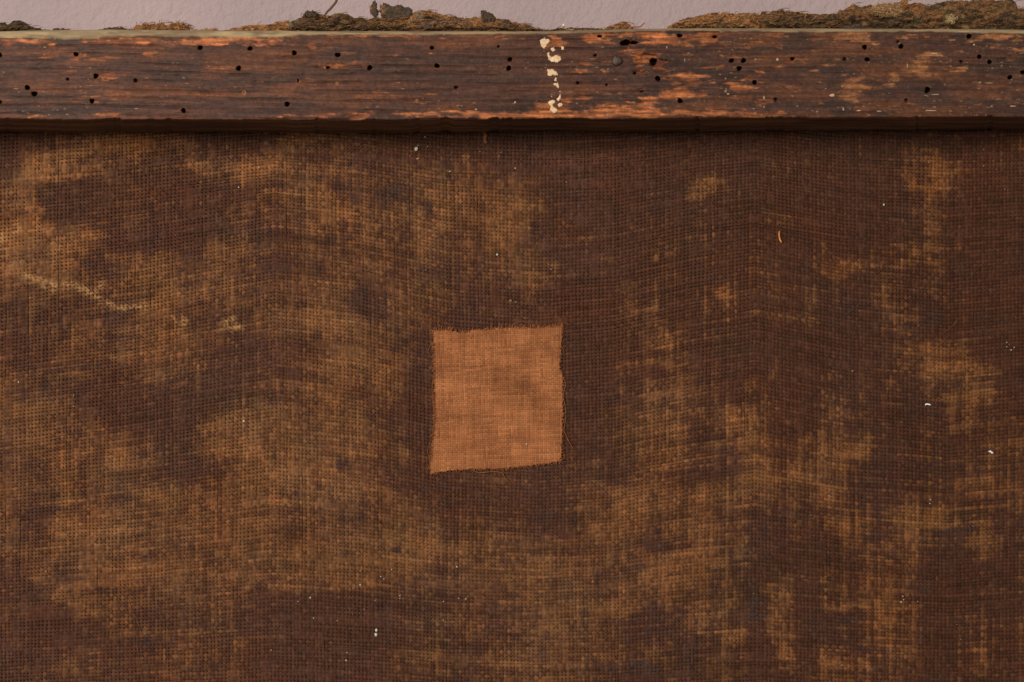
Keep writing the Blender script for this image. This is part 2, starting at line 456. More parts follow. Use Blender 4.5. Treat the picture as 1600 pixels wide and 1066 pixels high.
    L = L + 1.0 * ss(900, 1100, X) * (2.2 * (vn(iu * 1.3, V * .03, 4) - .5) + 1.6 * (vn(U * .04, iv * 1.3, 6) - .5))
    fz = np.clip((fbm(X / 17, Y / 13, 6, 5, .68) - .5) * 1.9, -.5, .5)
    crisp = ss(-.6, .6, L - 5.2 - 4.6 * fz)
    crw = .08 + .12 * ss(900, 1200, X) + .08 * ss(520, 300, Y) * ss(900, 600, X)
    t = .74 * ss(2.0, 8.6, L) + crw * (crisp * ss(2.9, 5.0, L + 2 * fz) - .25) + .12 * fz * ss(2.5, 6, L)
    t = np.where(t > .5, .5 + (t - .5) * .72, t)
    t = np.clip(t, 0, 1)
    c_dark, c_mid, c_och = lin(79, 49, 35), lin(103, 67, 42), lin(142, 94, 56)
    C = mix(c_dark + 0 * L[..., None], c_mid, ss(0, .45, t))
    C = mix(C, c_och, ss(.35, 1, t))
    hue = fbm(X / 70, Y / 70, 3, 3)
    C = C * np.stack([1 + .16 * (hue - .5), 1 + 0 * hue, 1 - .25 * (hue - .5)], -1)
    hue2 = fbm(X / 22, Y / 22, 5, 3)
    C = C * np.stack([1 + .18 * (hue2 - .5), 1 + 0 * hue, 1 - .16 * (hue2 - .5)], -1)
    cool = ss(0.8, 2.4, dk)
    C = mix(C, lin(72, 56, 50), cool * .7 * ss(.25, .6, vn(X / 7, Y / 7, 2)))
    pur = ss(.5, .75, fbm(X / 60, Y / 60, 7, 3)) * (1 - t)
    C = mix(C, lin(76, 50, 40), pur * .5)
    ol = ss(.5, .8, fbm(X / 75, Y / 55, 6, 3))
    C = mix(C, C * np.array([.95, 1.0, .97]), ol)
    # right side of the cloth is redder and darker, the left browner
    rgt = ss(820, 1500, X)
    C = C * mix(np.array([1.0, 1.0, 1.0]) + 0 * C, np.array([.86, .83, .80]), rgt * .9)
    C = C * (1 + .36 * cross2)[..., None] * (1 + .34 * (vn(U * .05, iv * 1.7, 2) - .5) + .2 * (vn(iu * 1.7, V * .05, 7) - .5))[..., None] * (1 + .4 * (np.where(warp, vn(iu * 5.1, V * .4, 1), vn(U * .4, iv * 5.1, 4)) - .5))[..., None]
    # pale abrasion along the crease
    br = np.zeros_like(L)
    xr = X.mean(axis=0)
    yr = Y.mean(axis=1)
    for pl in CRACK:
        for (x0, y0), (x1, y1) in zip(pl[:-1], pl[1:]):
            c0, c1 = np.searchsorted(xr, [min(x0, x1) - 15, max(x0, x1) + 15])
            r0, r1 = np.searchsorted(yr, [min(y0, y1) - 75, max(y0, y1) + 75])
            xx = X[r0:r1, c0:c1] + wx[r0:r1, c0:c1] * .6
            yy = Y[r0:r1, c0:c1] + wy[r0:r1, c0:c1] * .6
            dx, dy = x1 - x0, y1 - y0
            tt = np.clip(((xx - x0) * dx + (yy - y0) * dy) / (dx * dx + dy * dy), 0, 1)
            dd = np.hypot(xx - x0 - tt * dx, yy - y0 - tt * dy)
            br[r0:r1, c0:c1] = np.maximum(br[r0:r1, c0:c1], np.exp(-(dd / 4.2) ** 1.3))
    br = br * ss(.34, .56, vn(X / 2.2, Y / 2.2, 5) * .65 + .35 * vn(X / 9, Y / 9, 2))
    br = br + .35 * ss(.55, .75, vn(X / 2.4, Y / 2.4, 1)) * np.clip(br * 3, 0, 1) + 0
    C = mix(C, lin(190, 144, 92), np.clip(br, 0, 1) * .6)
    C = np.where(floor[..., None], lin(46, 25, 16), C)      # ground layer between the threads, coloured dark to deepen the gaps' shade
    o = mesh_np('canvas', verts, grid_quads(len(v), len(u)), M_canvas, root, C)
    return o


canvas = build_canvas()

# ------------------------------------------------------------------ wooden stretcher bar
HOLES = [(0, 86, 3.2, 4), (119, 85, 4, 4), (313, 75, 4, 4), (391, 76, 4, 3.6), (150, 119, 4.6, 4), (106, 124, 3, 2.2), (212, 126, 3.6, 3.6), (43, 137, 4, 4.4),
         (54, 147, 4.6, 4.4), (373, 107, 4, 4.6), (0, 160, 3.6, 3.6), (144, 158, 4, 3.8), (287, 173, 4, 4),
         (460, 83, 4, 4.4), (528, 86, 4.4, 4.2), (513, 106, 3.6, 3), (578, 106, 4.4, 4), (449, 163, 4.3, 3.8), (675, 75, 4, 2.6), (683, 103, 4.6, 3.6),
         (713, 137, 3.6, 3.2), (797, 93, 3.6, 4), (795, 107, 4, 4.4), (779, 73, 2.4, 2), (466, 126, 2.2, 3),
         (937, 57, 4, 2.4), (1062, 56, 4.6, 3), (930, 87, 3.2, 3), (977, 67, 9, 5.5), (990, 67, 8, 2.6), (1021, 97, 7.5, 6.5), (1028, 123, 5, 4.4),
         (903, 130, 3.2, 3), (948, 133, 2.2, 2.6), (1143, 95, 4.2, 4), (1162, 95, 4.6, 4), (1155, 107, 4.8, 4), (1179, 129, 4, 4), (1063, 158, 4.4, 4.2),
         (992, 115, 3, 2.4), (1003, 143, 3.4, 2), (1117, 58, 4, 2), (1238, 92, 4, 2.8), (1351, 74, 4.4, 4.2), (1320, 93, 3.6, 3.2), (1355, 93, 4.2, 3.6),
         (1403, 65, 3, 3), (1408, 73, 3.8, 4), (1514, 57, 4.4, 4), (1530, 89, 4.2, 3.6), (1502, 97, 3.6, 3.6), (1546, 97, 3.4, 4), (1598, 113, 4, 4),
         (1578, 121, 4, 3.6), (1449, 141, 5, 5.4), (1416, 157, 3.4, 3.8), (1212, 156, 3.6, 3.6), (1655, 90, 4, 4), (1690, 140, 4, 4), (-40, 110, 4, 4), (-75, 150, 4, 4)]
ORANGE = [(862, 74, 12, 9, 1.0), (866, 168, 12, 7, .8), (20, 66, 26, 5, .9), (68, 68, 16, 7, .8), (150, 64, 60, 3.5, .9), (215, 63, 30, 4, 1), (330, 63, 55, 5, 1.4), (385, 66, 30, 6, 1.3), (415, 63, 14, 7, 1.4), (455, 57, 14, 8, .7),
          (560, 55, 50, 2.5, 1), (640, 56, 40, 2.5, .6), (700, 61, 20, 2, .7), (790, 60, 20, 2, .7), (150, 90, 50, 5, .5), (215, 85, 40, 4, .6), (170, 135, 50, 16, .5), (160, 152, 30, 8, .45),
          (150, 110, 60, 6, .4), (440, 95, 60, 5, .5), (540, 105, 50, 6, .5), (480, 73, 50, 3, .5), (430, 125, 60, 5, .45), (470, 140, 60, 4, .4), (580, 150, 60, 4, .5), (480, 180, 60, 4, .6),
          (60, 181, 20, 3, .8), (160, 180, 20, 2.5, .6), (560, 182, 16, 5, 1.5), (640, 180, 60, 4, .8), (690, 176, 40, 3, .8), (760, 181, 40, 5, 1.2), (800, 180, 30, 5, .9),
          (840, 178, 34, 4, 1.2), (910, 178, 50, 7, 1.5), (960, 175, 40, 6, 1.4), (985, 180, 50, 5, 1.1), (930, 162, 22, 9, .9), (1010, 177, 30, 3, 1), (1090, 178, 60, 3, 1.1), (1150, 181, 60, 4, 1), (1220, 180, 30, 4, 1),
          (925, 57, 12, 6, 1.1), (965, 54, 22, 4, .9), (1027, 62, 18, 9, 1.1), (1060, 65, 20, 7, .8), (1095, 54, 24, 6, 1.1), (1110, 70, 16, 8, .6), (908, 113, 16, 6, .9), (895, 116, 30, 5, .6), (940, 133, 22, 5, 1),
          (925, 97, 26, 4, .6), (1080, 122, 24, 9, .85), (1085, 132, 20, 5, .7), (1065, 146, 20, 5, .9), (1040, 150, 14, 12, .6), (1013, 159, 10, 6, 1.1), (985, 146, 10, 4, .8), (1010, 86, 20, 6, 1),
          (1000, 95, 10, 6, .9), (1022, 108, 20, 5, .8), (1160, 145, 22, 9, 1), (1140, 90, 24, 4, .8), (1168, 120, 24, 4, .4), (868, 60, 7, 5, 1.4), (1325, 60, 26, 8, 1.1), (1345, 55, 50, 4, 1),
          (1380, 55, 40, 3, .6), (1335, 140, 20, 18, .65), (1365, 135, 40, 16, .5), (1380, 162, 16, 10, .6), (1440, 100, 10, 18, .8), (1405, 108, 26, 8, .5), (1450, 113, 14, 3, .9), (1495, 105, 12, 8, .6),
          (1570, 58, 50, 4, 1.1), (1585, 84, 12, 9, 1.2), (1540, 78, 40, 3, .7), (1455, 84, 14, 3, .9), (1505, 140, 30, 3, .5), (1280, 120, 14, 10, .5), (1190, 62, 30, 8, .5), (1240, 95, 50, 14, .25),
          (850, 165, 14, 5, .9), (880, 160, 10, 6, 1)]
TOPB = ([-500, 0, 110, 200, 400, 560, 860, 960, 1100, 1400, 1600, 2100], [50, 49, 47, 46.5, 48, 49, 49, 46, 44.2, 45, 46.5, 47])
TOPL = ([-500, 0, 60, 100, 130, 200, 300, 390, 430, 470, 700, 900, 1000, 1100, 1240, 1330, 1450, 1520, 1600, 2100], [59, 59, 59.5, 62, 60.5, 57, 57.5, 60, 58.5, 54.5, 54, 52.5, 48.5, 48.2, 50, 50, 49, 51, 53, 53])
BOT = ([-500, 0, 200, 400, 600, 780, 870, 960, 1150, 1300, 1600, 2100], [186, 186, 187.2, 187, 187.5, 185.5, 184.5, 186, 184, 183.2, 182.5, 182])


def build_bar():
    x = np.concatenate([np.arange(-260, -20, 4.0), np.arange(-20, 1620, 1.25), np.arange(1620, 1860, 4.0)])
    n = len(x)
    wob = 1.1 * (fbm(x / 60, x * 0, 1, 3) - .5) * 2
    tb = np.interp(x, *TOPB) + .5 * wob
    tl = np.interp(x, *TOPL) + 1.6 * (fbm(x / 25, x * 0 + 9, 2, 3) - .5)
    bt = np.interp(x, *BOT) + 2.2 * (fbm(x / 35, x * 0 + 4, 3, 4) - .5) - 3.0 * ss(.58, .75, fbm(x / 22, x * 0 + 7, 5, 4)) + 1.6 * (fbm(x / 6, x * 0 + 2, 1, 3) - .5)
    nf = 112
    rowsx, rowsy, rowsd, part = [], [], [], []
    # back of the top face, towards the chamfer: constant height in the world
    zt = (533 - tb) * (1 + 0.004 / D)
    for d in (0.0275, 0.020, 0.012, 0.006):
        rowsy.append(533 - zt / (1 + d / D)); rowsd.append(np.full(n, d)); part.append(0)
    for k, q in enumerate((0, .2, .4, .6, .8)):
        a = q * math.pi / 2
        dd = 0.004 * (1 - math.sin(a)) * .9 + .0004
        yy = tb + (tl - tb) * (1 - math.cos(a))
        rowsy.append(yy); rowsd.append(np.full(n, dd)); part.append(1)
    for k in range(nf):
        rowsy.append(tl + (bt - 1.2 - tl) * k / (nf - 1)); rowsd.append(np.zeros(n)); part.append(2)
    zb = (533 - bt)
    rowsy.append(bt - .5); rowsd.append(np.full(n, .0002)); part.append(2)
    for k in range(0, 15):
        d = 0.0006 + (DC - 0.0002 - 0.0006) * k / 14
        rowsy.append(533 - (zb) / (1 + d / D)); rowsd.append(np.full(n, d)); part.append(3)
    Yp = np.array(rowsy)
    Dp = np.array(rowsd)
    X = np.tile(x, (len(rowsy), 1))
    part = np.array(part)[:, None] + 0 * X
    T = Yp.copy()
    # bottom face uses its depth as the texture coordinate
    T = np.where(part == 3, 200 + Dp / S, T)
    # ---- grain
    gy = T + 6 * (fbm(X / 240, T / 60, 4, 3) - .5) + 4 * np.sin(X / 190 + 1.1)
    grain = fbm(X / 150, gy / 2.6, 1, 4, .6)
    ring = np.abs(((gy / 13.5 + .9 * fbm(X / 300, gy / 40, 6, 2)) % 1) - .5) * 2
    lines = ss(.66, 1.0, ring) * ss(.36, .60, fbm(X / 60, gy / 5, 3, 4)) * (1 - .6 * ss(880, 1000, X))
    fine = fbm(X / 22, gy / 1.4, 5, 3, .65)
    wearn = fbm(X / 26, T / 6, 2, 4, .6)
    front = part == 2
    relief = 0.00040 * (grain - .5) + 0.00030 * (fine - .5) + .00025 * (fbm(X / 8, T / 5, 2, 3) - .5) - 0.00035 * lines + 0.0005 * (fbm(X / 120, T / 30, 7, 3) - .5)
    # ---- worn spots
    xe = X + 40 * (fbm(X / 22, T / 7, 6, 4, .6) - .5)
    te = T + 12 * (fbm(X / 20, T / 8, 7, 3) - .5)
    W = np.zeros_like(X)
    xr = x
    for (cx, cy, rx, ry, s) in ORANGE:
        c0, c1 = np.searchsorted(xr, [cx - 3 * rx - 12, cx + 3 * rx + 12])
        q = ((xe[:, c0:c1] - cx) / rx) ** 2 + ((te[:, c0:c1] - cy) / ry) ** 2
        W[:, c0:c1] += .78 * s * np.exp(-.5 * q ** 1.3)
    W = np.where((part == 3) | (part == 0), 0, W)
    rt = ss(880, 1000, X)
    W = W + (.22 + .18 * rt) * ss(.55, .75, wearn) + .30 * ss(.5, .8, fbm(X / 60, T / 9, 3, 4)) * (1 - .5 * rt)
    wf = fbm(X / 14, T / 1.8, 6, 4, .65)
    wg = fbm(X / 4.5, T / 2.6, 3, 3, .6)
    W = W * (.35 + 1.3 * ss(.32, .66, fbm(X / 34, T / 9, 1, 4, .6)))
    worn = ss(.40, 1.3, W * (-.25 + .9 * wearn + 1.1 * wf + .9 * wg))
    relief = relief - 0.00022 * worn
    c_base = mix(lin(76, 48, 36) + 0 * X[..., None], lin(98, 59, 37), ss(.35, .7, fbm(X / 170, T / 26, 5, 4)))
    c_base = mix(c_base, lin(62, 44, 36), ss(.45, .65, fbm(X / 70, T / 14, 2, 5, .6)) * .75)
    c_base = c_base * mix(np.array([1.0, .93, .86]) + 0 * c_base, np.array([.88, .90, .92]), rt)
    c_or = mix(lin(130, 74, 41) + 0 * c_base, lin(186, 110, 62), ss(.4, .75, fbm(X / 30, T / 3, 4, 3)))
    yel = ss(1180, 1350, X) * .7
    c_or = mix(c_or, lin(132, 90, 56), yel)
    C = mix(c_base, c_or, worn * .92)
    mot = fbm(X / 9, T / 5, 7, 4, .6)
    C = C * (1 + 1.3 * (grain - .5))[..., None] * (1 + .6 * (fine - .5))[..., None] * (1 + .7 * (mot - .5))[..., None] * (1 + .5 * (vn(X / 2.6, T / 2.0, 4) - .5))[..., None]
    C = mix(C, lin(46, 25, 18), lines * .6 * (1 - .6 * worn))
    # pale scratches and flecks of old paint
    fl = .55 * ss(.76, .86, fbm(X / 8, T / 2.0, 3, 3, .6)) * ss(.45, .65, fbm(X / 70, T / 30, 1, 2) + .15 * rt)
    fl = np.where(part == 3, fl * .7, fl)
    C = mix(C, lin(206, 168, 128), fl * .75)
    # weathered greyish green arris
    top = part <= 1
    ar = 1 - ss(-1.5, 1.0, T - (np.interp(X, *TOPL) + 2.4 * (fbm(X / 14, T / 9, 2, 3) - .5)))
    c_ar = mix(lin(160, 138, 104) + 0 * C, lin(128, 106, 80), ss(.35, .7, fbm(X / 50, T / 4, 6, 4)))
    c_ar = mix(c_ar, lin(190, 168, 120), ss(.6, .8, fbm(X / 40, T / 2.5, 3, 3)) * .7)
    C = mix(C, c_ar, np.where(top | (part == 2), ar, 0))
    # bottom face: brown, its colour raised to brighten the shaded underside
    cb = mix(lin(78, 52, 38) + 0 * C, lin(122, 84, 54), ss(.35, .75, fbm(X / 120, T / 7, 1, 4)))
    cb = mix(cb, lin(170, 130, 92), fl * .8)
    C = np.where((part == 3)[..., None], cb, C)
    Dp = Dp - np.where(front, relief, relief * .4)
    # gouges
    for (cx, cy, rx, ry, dpt) in [(1012, 90, 17, 6, .0016), (1028, 100, 12, 8, .0016), (992, 114, 10, 4, .0009), (1003, 143, 9, 2.4, .0007), (560, 182, 15, 4, .0005), (985, 67, 16, 5, .0008),
                                  (1240, 95, 8, 4, .0005), (1117, 58, 14, 3, .0007), (955, 54, 10, 3, .0007)]:
        q = ((xe - cx) / rx) ** 2 + ((te - cy) / ry) ** 2
        Dp = Dp + np.where(front, dpt * np.exp(-q ** 2), 0)
        C = mix(C, lin(120, 66, 38), np.where(front, .5 * np.exp(-q ** 3), 0))
    # worm holes: real pits 6 mm deep
    for k, (cx, cy, rx, ry) in enumerate(HOLES):
        rx, ry = rx * .84, ry * .84
        c0, c1 = np.searchsorted(xr, [cx - 3 * rx, cx + 3 * rx])
        ang = np.arctan2(T[:, c0:c1] - cy, X[:, c0:c1] - cx)
        rr = 1 + .10 * np.sin(2 * ang + k) + .07 * np.sin(3 * ang + 2 * k)
        q = np.sqrt(((X[:, c0:c1] - cx) / rx) ** 2 + ((T[:, c0:c1] - cy) / ry) ** 2) / rr
        shallow = (rx < 3.3) and (ry < 3.3)
        hd = 0.0022 if shallow else 0.006
        pit = 1 - ss(.80, 1.10, q)
        Dp[:, c0:c1] += np.where(front[:, c0:c1], hd * pit, 0)
        C[:, c0:c1] = mix(C[:, c0:c1], lin(84, 50, 34) + 0 * C[:, c0:c1], np.where(front[:, c0:c1], pit, 0))
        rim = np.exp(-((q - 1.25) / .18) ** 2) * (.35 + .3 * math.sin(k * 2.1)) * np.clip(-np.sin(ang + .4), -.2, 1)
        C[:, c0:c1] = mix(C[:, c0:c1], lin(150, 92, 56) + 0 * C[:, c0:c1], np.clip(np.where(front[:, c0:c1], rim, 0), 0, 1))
    # plugged, pale holes
    for (cx, cy, r) in [(381, 145, 2.6), (466, 126, 2.0), (526, 130, 1.8), (651, 157, 2)]:
        q = np.hypot(X - cx, (T - cy) * .8) / r
        C = mix(C, lin(190, 128, 70), np.where(front, np.exp(-((q - .9) / .35) ** 2) * .6, 0))
        Dp = Dp + np.where(front & (q < 1), .0003, 0)
    verts = PV(X, Yp, Dp)
    # top and bottom faces keep the world height of their front edges
    o = mesh_np('stretcher_bar', verts, grid_quads(len(rowsy), n)[:, ::1], M_wood, root, C)
    return o


bar = build_bar()
bar['label'] = 'dark worm-eaten wooden bar with orange worn edges'


# ------------------------------------------------------------------ small builders
def blob_plate(name, outline, thick, depth0, mat, parent, color, rough_amp=.3, step=2.0, edge=3.0, seed=1, cvar=.3, color2=None, c2f=None):
    """a rough-surfaced plate with real thickness filled from a pixel outline"""
    pts = np.array(outline, dtype=float)
    x0, y0 = pts.min(0) - step
    x1, y1 = pts.max(0) + step
    gx = np.arange(x0, x1 + step, step)
    gy = np.arange(y0, y1 + step, step)
    Xg, Yg = np.meshgrid(gx, gy)
    Xq, Yq = Xg, Yg
    Xg, Yg = Xg + 4.2 * step * (fbm(Xg / 3, Yg / 3, seed + 3, 3, .6) - .5), Yg + 4.2 * step * (fbm(Xg / 3, Yg / 3, seed + 5, 3, .6) - .5)
    inside = np.zeros_like(Xg, bool)
    dist = np.full_like(Xg, 1e9)
    nP = len(pts)
    for i in range(nP):
        ax, ay = pts[i]
        bx, by = pts[(i + 1) % nP]
        c = ((ay > Yg) != (by > Yg))
        with np.errstate(divide='ignore', invalid='ignore'):
            xi = (bx - ax) * (Yg - ay) / (by - ay + 1e-12) + ax
        inside ^= c & (Xg < xi)
        dx, dy = bx - ax, by - ay
        t = np.clip(((Xg - ax) * dx + (Yg - ay) * dy) / (dx * dx + dy * dy + 1e-9), 0, 1)
        dist = np.minimum(dist, np.hypot(Xg - ax - t * dx, Yg - ay - t * dy))
    keepv = inside
    Xg, Yg = Xq, Yq
    prof = np.sqrt(np.clip(dist / edge, 0, 1)) * (1 - 0.0)
    hgt = thick * (prof * (.35 + .65 * fbm(Xg / 6, Yg / 6, seed, 3)) + rough_amp * (fbm(Xg / 2.6, Yg / 2.6, seed + 2, 3) - .5))
    jx = (rng.random(Xg.shape) - .5) * step * .9
    jy = (rng.random(Xg.shape) - .5) * step * .9
    front = PV(Xg + jx, Yg + jy, depth0 - hgt)
    back = PV(Xg + jx, Yg + jy, depth0 + thick * .15 * prof)
    nr, nc = Xg.shape
    q = grid_quads(nr, nc)
    kq = keepv.ravel()[q].sum(1) >= 3
    q = q[kq]
    N = nr * nc
    # border edges
    e = np.concatenate([q[:, [0, 1]], q[:, [1, 2]], q[:, [2, 3]], q[:, [3, 0]]])
    key = {}
    for a, b_ in e:
        k = (min(a, b_), max(a, b_))
        key[k] = None if k in key else (a, b_)
    side = np.array([[v[1], v[0], v[0] + N, v[1] + N] for v in key.values() if v is not None])
    qq = np.concatenate([q, q[:, ::-1] + N, side])
    V = np.concatenate([front.reshape(-1, 3), back.reshape(-1, 3)])
    C = np.asarray(color) * (1 + cvar * 2 * (fbm(Xg / 3, Yg / 3, seed + 1, 3) - .5))[..., None]
    if color2 is not None:
        C = mix(C, color2, c2f(Xg, Yg))
    C2 = np.concatenate([C.reshape(-1, 3)] * 2)
    used = np.unique(qq)
    remap = np.full(2 * N, -1)
    remap[used] = np.arange(len(used))
    return mesh_np(name, V[used], remap[qq], mat, parent, C2[used])


class Tubes:
    def __init__(s):
        s.v, s.q, s.c, s.n = [], [], [], 0

    def add(s, pts, r, color, k=4, taper=True):
        """pts: list of world points"""
        pts = np.asarray(pts, float)
        m = len(pts)
        tan = np.gradient(pts, axis=0)
        tan /= np.linalg.norm(tan, axis=1)[:, None] + 1e-12
        ref = np.array([.13, 1, .21])
        a = np.cross(tan, ref)
        a /= np.linalg.norm(a, axis=1)[:, None] + 1e-12
        b_ = np.cross(tan, a)
        rr = np.full(m, r)
        if taper:
            rr = rr * np.interp(np.linspace(0, 1, m), [0, .15, .85, 1], [.5, 1, 1, .35])
        ang = np.arange(k) * 2 * math.pi / k
        ring = pts[:, None] + rr[:, None, None] * (np.cos(ang)[None, :, None] * a[:, None] + np.sin(ang)[None, :, None] * b_[:, None])
        i = np.arange(m * k).reshape(m, k) + s.n
        q = np.stack([i[:-1], i[1:], np.roll(i[1:], -1, 1), np.roll(i[:-1], -1, 1)], -1).reshape(-1, 4)
        s.v.append(ring.reshape(-1, 3)); s.q.append(q)
        s.c.append(np.tile(np.asarray(color), (m * k, 1)))
        s.n += m * k

    def build(s, name, mat, parent=None):
        return mesh_np(name, np.concatenate(s.v), np.concatenate(s.q), mat, parent, np.concatenate(s.c))


def canvas_depth(px, py):
    return DC - 0.0007 - float(big_relief(np.array([float(px)]), np.array([float(py)]))[0])


def curve_px(pts, n, lift=0.0002, depth=None, jit=0.0):
    """smooth curve through pixel points lying on the canvas, as world points"""
    pts = np.array(pts, float)
    t = np.linspace(0, len(pts) - 1, n)
    i = np.clip(t.astype(int), 0, len(pts) - 2)
    f = t - i
    p0 = pts[np.maximum(i - 1, 0)]; p1 = pts[i]; p2 = pts[i + 1]; p3 = pts[np.minimum(i + 2, len(pts) - 1)]
    f = f[:, None]
    c = .5 * ((2 * p1) + (-p0 + p2) * f + (2 * p0 - 5 * p1 + 4 * p2 - p3) * f ** 2 + (-p0 + 3 * p1 - 3 * p2 + p3) * f ** 3)
    c = c + jit * (rng.random(c.shape) - .5)
    return [P(x, y, (canvas_depth(x, y) if depth is None else depth) - lift) for x, y in c]


# ------------------------------------------------------------------ patch
EL = ([500, 514, 560, 600, 651, 690, 715, 732, 741, 760], [676, 675, 677, 677, 679, 675, 673, 671, 672, 673])
ER = ([500, 506, 545, 577, 585, 638, 700, 722, 760], [881, 880, 877, 873.5, 879.5, 880, 878, 877, 877])
ET = ([660, 675, 700, 722, 745, 800, 840, 880, 900], [515, 515, 514.5, 519, 514.5, 511, 511, 507, 506])
EB = ([660, 676, 705, 732, 784, 823, 850, 877, 900], [741, 740, 735.5, 734, 733, 729, 725.5, 722, 722])


def build_patch():
    p = 3.35
    u = (np.arange(0, 67)[:, None] + PH[None]).ravel()
    v = (np.arange(0, 75)[:, None] + PH[None]).ravel()
    U, V = np.meshgrid(u, v)
    X = 666 + p * U + 1.2 * (fbm(U * .3, V * .05, 2, 2) - .5) + 3 * (fbm(U * .05, V * .05, 1, 2) - .5)
    Y = 500 + p * V + 1.4 * (fbm(U * .05, V * .35, 3, 2) - .5) + 5 * (fbm(U * .05, V * .04, 4, 2) - .5) - 0.02 * (X - 778)
    iu, iv = np.round(U), np.round(V)
    rw = 0.44 + .14 * (vn(iu, V * .2, 1) - .5)
    rf = 0.44 + .14 * (vn(U * .2, iv, 2) - .5)
    H, warp = weave_height(U, V, rw, rf, .2, .3)
    H = np.where(H < -.3, -.15, H)
    gap = np.exp(-((Y - 572.5) / 1.6) ** 2) * ss(683, 695, X) * (1 - ss(745, 775, X)) * (.5 + .5 * vn(X / 5, Y / 5, 3))
    H = H - .25 * gap
    ed = np.minimum(np.minimum(X - np.interp(Y, *EL), np.interp(Y, *ER) - X), np.minimum(Y - np.interp(X, *ET), np.interp(X, *EB) - Y))
    ed = ed + 3.2 * (vn(iu * 1.3 + .1, iv * 1.3, 5) - .5) + 2.0 * (fbm(X / 14, Y / 14, 6, 2) - .5)
    keep = ed > 0
    lift = 0.00055 + 0.0002 * (fbm(X / 30, Y / 30, 2, 2) - .5) + .0004 * ss(3, 0, ed) * (vn(X / 12, Y / 12, 1))
    base = DC - 0.0003 - big_relief(X, Y)
    depth = base - lift - H * 0.00090 * .95
    n = fbm(X / 32, Y / 26, 4, 4)
    C = mix(lin(146, 91, 56) + 0 * n[..., None], lin(164, 105, 65), ss(.3, .7, n))
    dk = np.zeros_like(n)
    for (cx, cy, rx, ry, s) in [(812, 622, 18, 14, .8), (760, 590, 40, 10, .35), (800, 590, 40, 18, .4), (745, 640, 14, 20, .4), (700, 640, 20, 14, .35), (770, 655, 60, 6, .3), (755, 548, 10, 14, .25), (740, 700, 30, 8, .2), (690, 575, 20, 4, .2)]:
        dk += s * np.exp(-.5 * (((X - cx) / rx) ** 2 + ((Y - cy) / ry) ** 2))
    bands = fbm(X / 90, iv * .45, 3, 4, .7) * .6 + fbm(iu * .5, Y / 80, 6, 4, .7) * .4
    C = C * (1 + .5 * (bands - .5))[..., None] * (1 - .34 * np.clip(dk * (2.4 * fbm(X / 30, iv * .5, 1, 4, .7) - .2), 0, 1))[..., None]
    rg = ss(800, 880, X) * ss(600, 520, Y)
    C = C * (1 - .10 * rg)[..., None]
    C = C * (1 + .18 * (TAB[3][iv.astype(int) % 256, iu.astype(int) % 256] - .5))[..., None]
    C = C * (1 + .62 * (np.where(warp, vn(iu * 4.1, V * .12, 1), vn(U * .12, iv * 4.1, 4)) - .5))[..., None]
    C = mix(C, lin(84, 52, 36), np.clip(gap, 0, 1) * .45)
    nr, nc = U.shape
    N = nr * nc
    q = grid_quads(nr, nc)
    q = q[keep.ravel()[q].all(1)]
    front = PV(X, Y, depth)
    back = PV(X, Y, base - 0.0002)
    e = np.concatenate([q[:, [0, 1]], q[:, [1, 2]], q[:, [2, 3]], q[:, [3, 0]]])
    key = {}
    for a, b_ in e.tolist():
        k = (min(a, b_), max(a, b_))
        key[k] = None if k in key else (a, b_)
    side = np.array([[w_[1], w_[0], w_[0] + N, w_[1] + N] for w_ in key.values() if w_ is not None])
    qq = np.concatenate([q, side])
    used = np.unique(qq)
    remap = np.full(2 * N, -1)
    remap[used] = np.arange(len(used))
    Vv = np.concatenate([front.reshape(-1, 3), back.reshape(-1, 3)])
    Cc = np.concatenate([C.reshape(-1, 3)] * 2)
    o = mesh_np('patch', Vv[used], remap[qq], M_patch, root, Cc[used])
    o['label'] = 'square patch of finer orange-brown linen with frayed edges'
    # loose threads that can be seen one by one
    cth = lin(166, 106, 66)
    for pts, r in [([(879, 588), (884, 600), (880, 618), (884, 640), (883, 660), (880, 676)], .75), ([(881, 672), (886, 684), (893, 697), (897, 702)], .8),
                   ([(739, 736), (752, 739), (768, 737), (780, 738), (788, 742)], .9), ([(800, 508), (812, 503), (820, 503), (830, 508)], .5),
                   ([(675, 534), (670, 544), (669, 552), (674, 558)], .55), ([(676, 560), (674, 572), (668, 580), (664, 576)], .5),
                   ([(677, 590), (675, 610), (678, 640), (677, 665), (676, 680)], .7), ([(672, 692), (668, 705), (672, 720), (668, 736)], .6),
                   ([(880, 508), (877, 516), (881, 524)], .55), ([(876, 540), (881, 548), (878, 553)], .55), ([(878, 720), (882, 714), (880, 706)], .5), ([(700, 505), (690, 500), (683, 506)], .5),
                   ([(784, 738), (790, 748), (796, 754)], .8), ([(845, 581), (852, 592), (866, 591)], .4)]:
        t = Tubes()
        t.add(curve_px(pts, 14, .0009), r * .72 * S, cth * .72, 5)
        t.build('loose_thread', M_fibre, o)
    # the fringe of cut thread ends all round
    t = Tubes()
    for k in range(560):
        sd = rng.random()
        if sd < .26:
            y = rng.uniform(514, 738); x = np.interp(y, *EL) + 2; dx, dy = -rng.uniform(2, 6.5), rng.normal(0, 1.5)
        elif sd < .5:
            y = rng.uniform(508, 722); x = np.interp(y, *ER) - 2; dx, dy = rng.uniform(2, 5), rng.normal(0, 1.5)
        elif sd < .78:
            x = rng.uniform(676, 880); y = np.interp(x, *ET) + 2; dx, dy = rng.normal(0, 1.8), -rng.uniform(2, 7)
        else:
            x = rng.uniform(674, 876); y = np.interp(x, *EB) - 2; dx, dy = rng.normal(0, 1.8), rng.uniform(2, 6)
        pts = [(x, y), (x + dx * .5 + rng.normal(0, .5), y + dy * .5 + rng.normal(0, .5)), (x + dx, y + dy)]
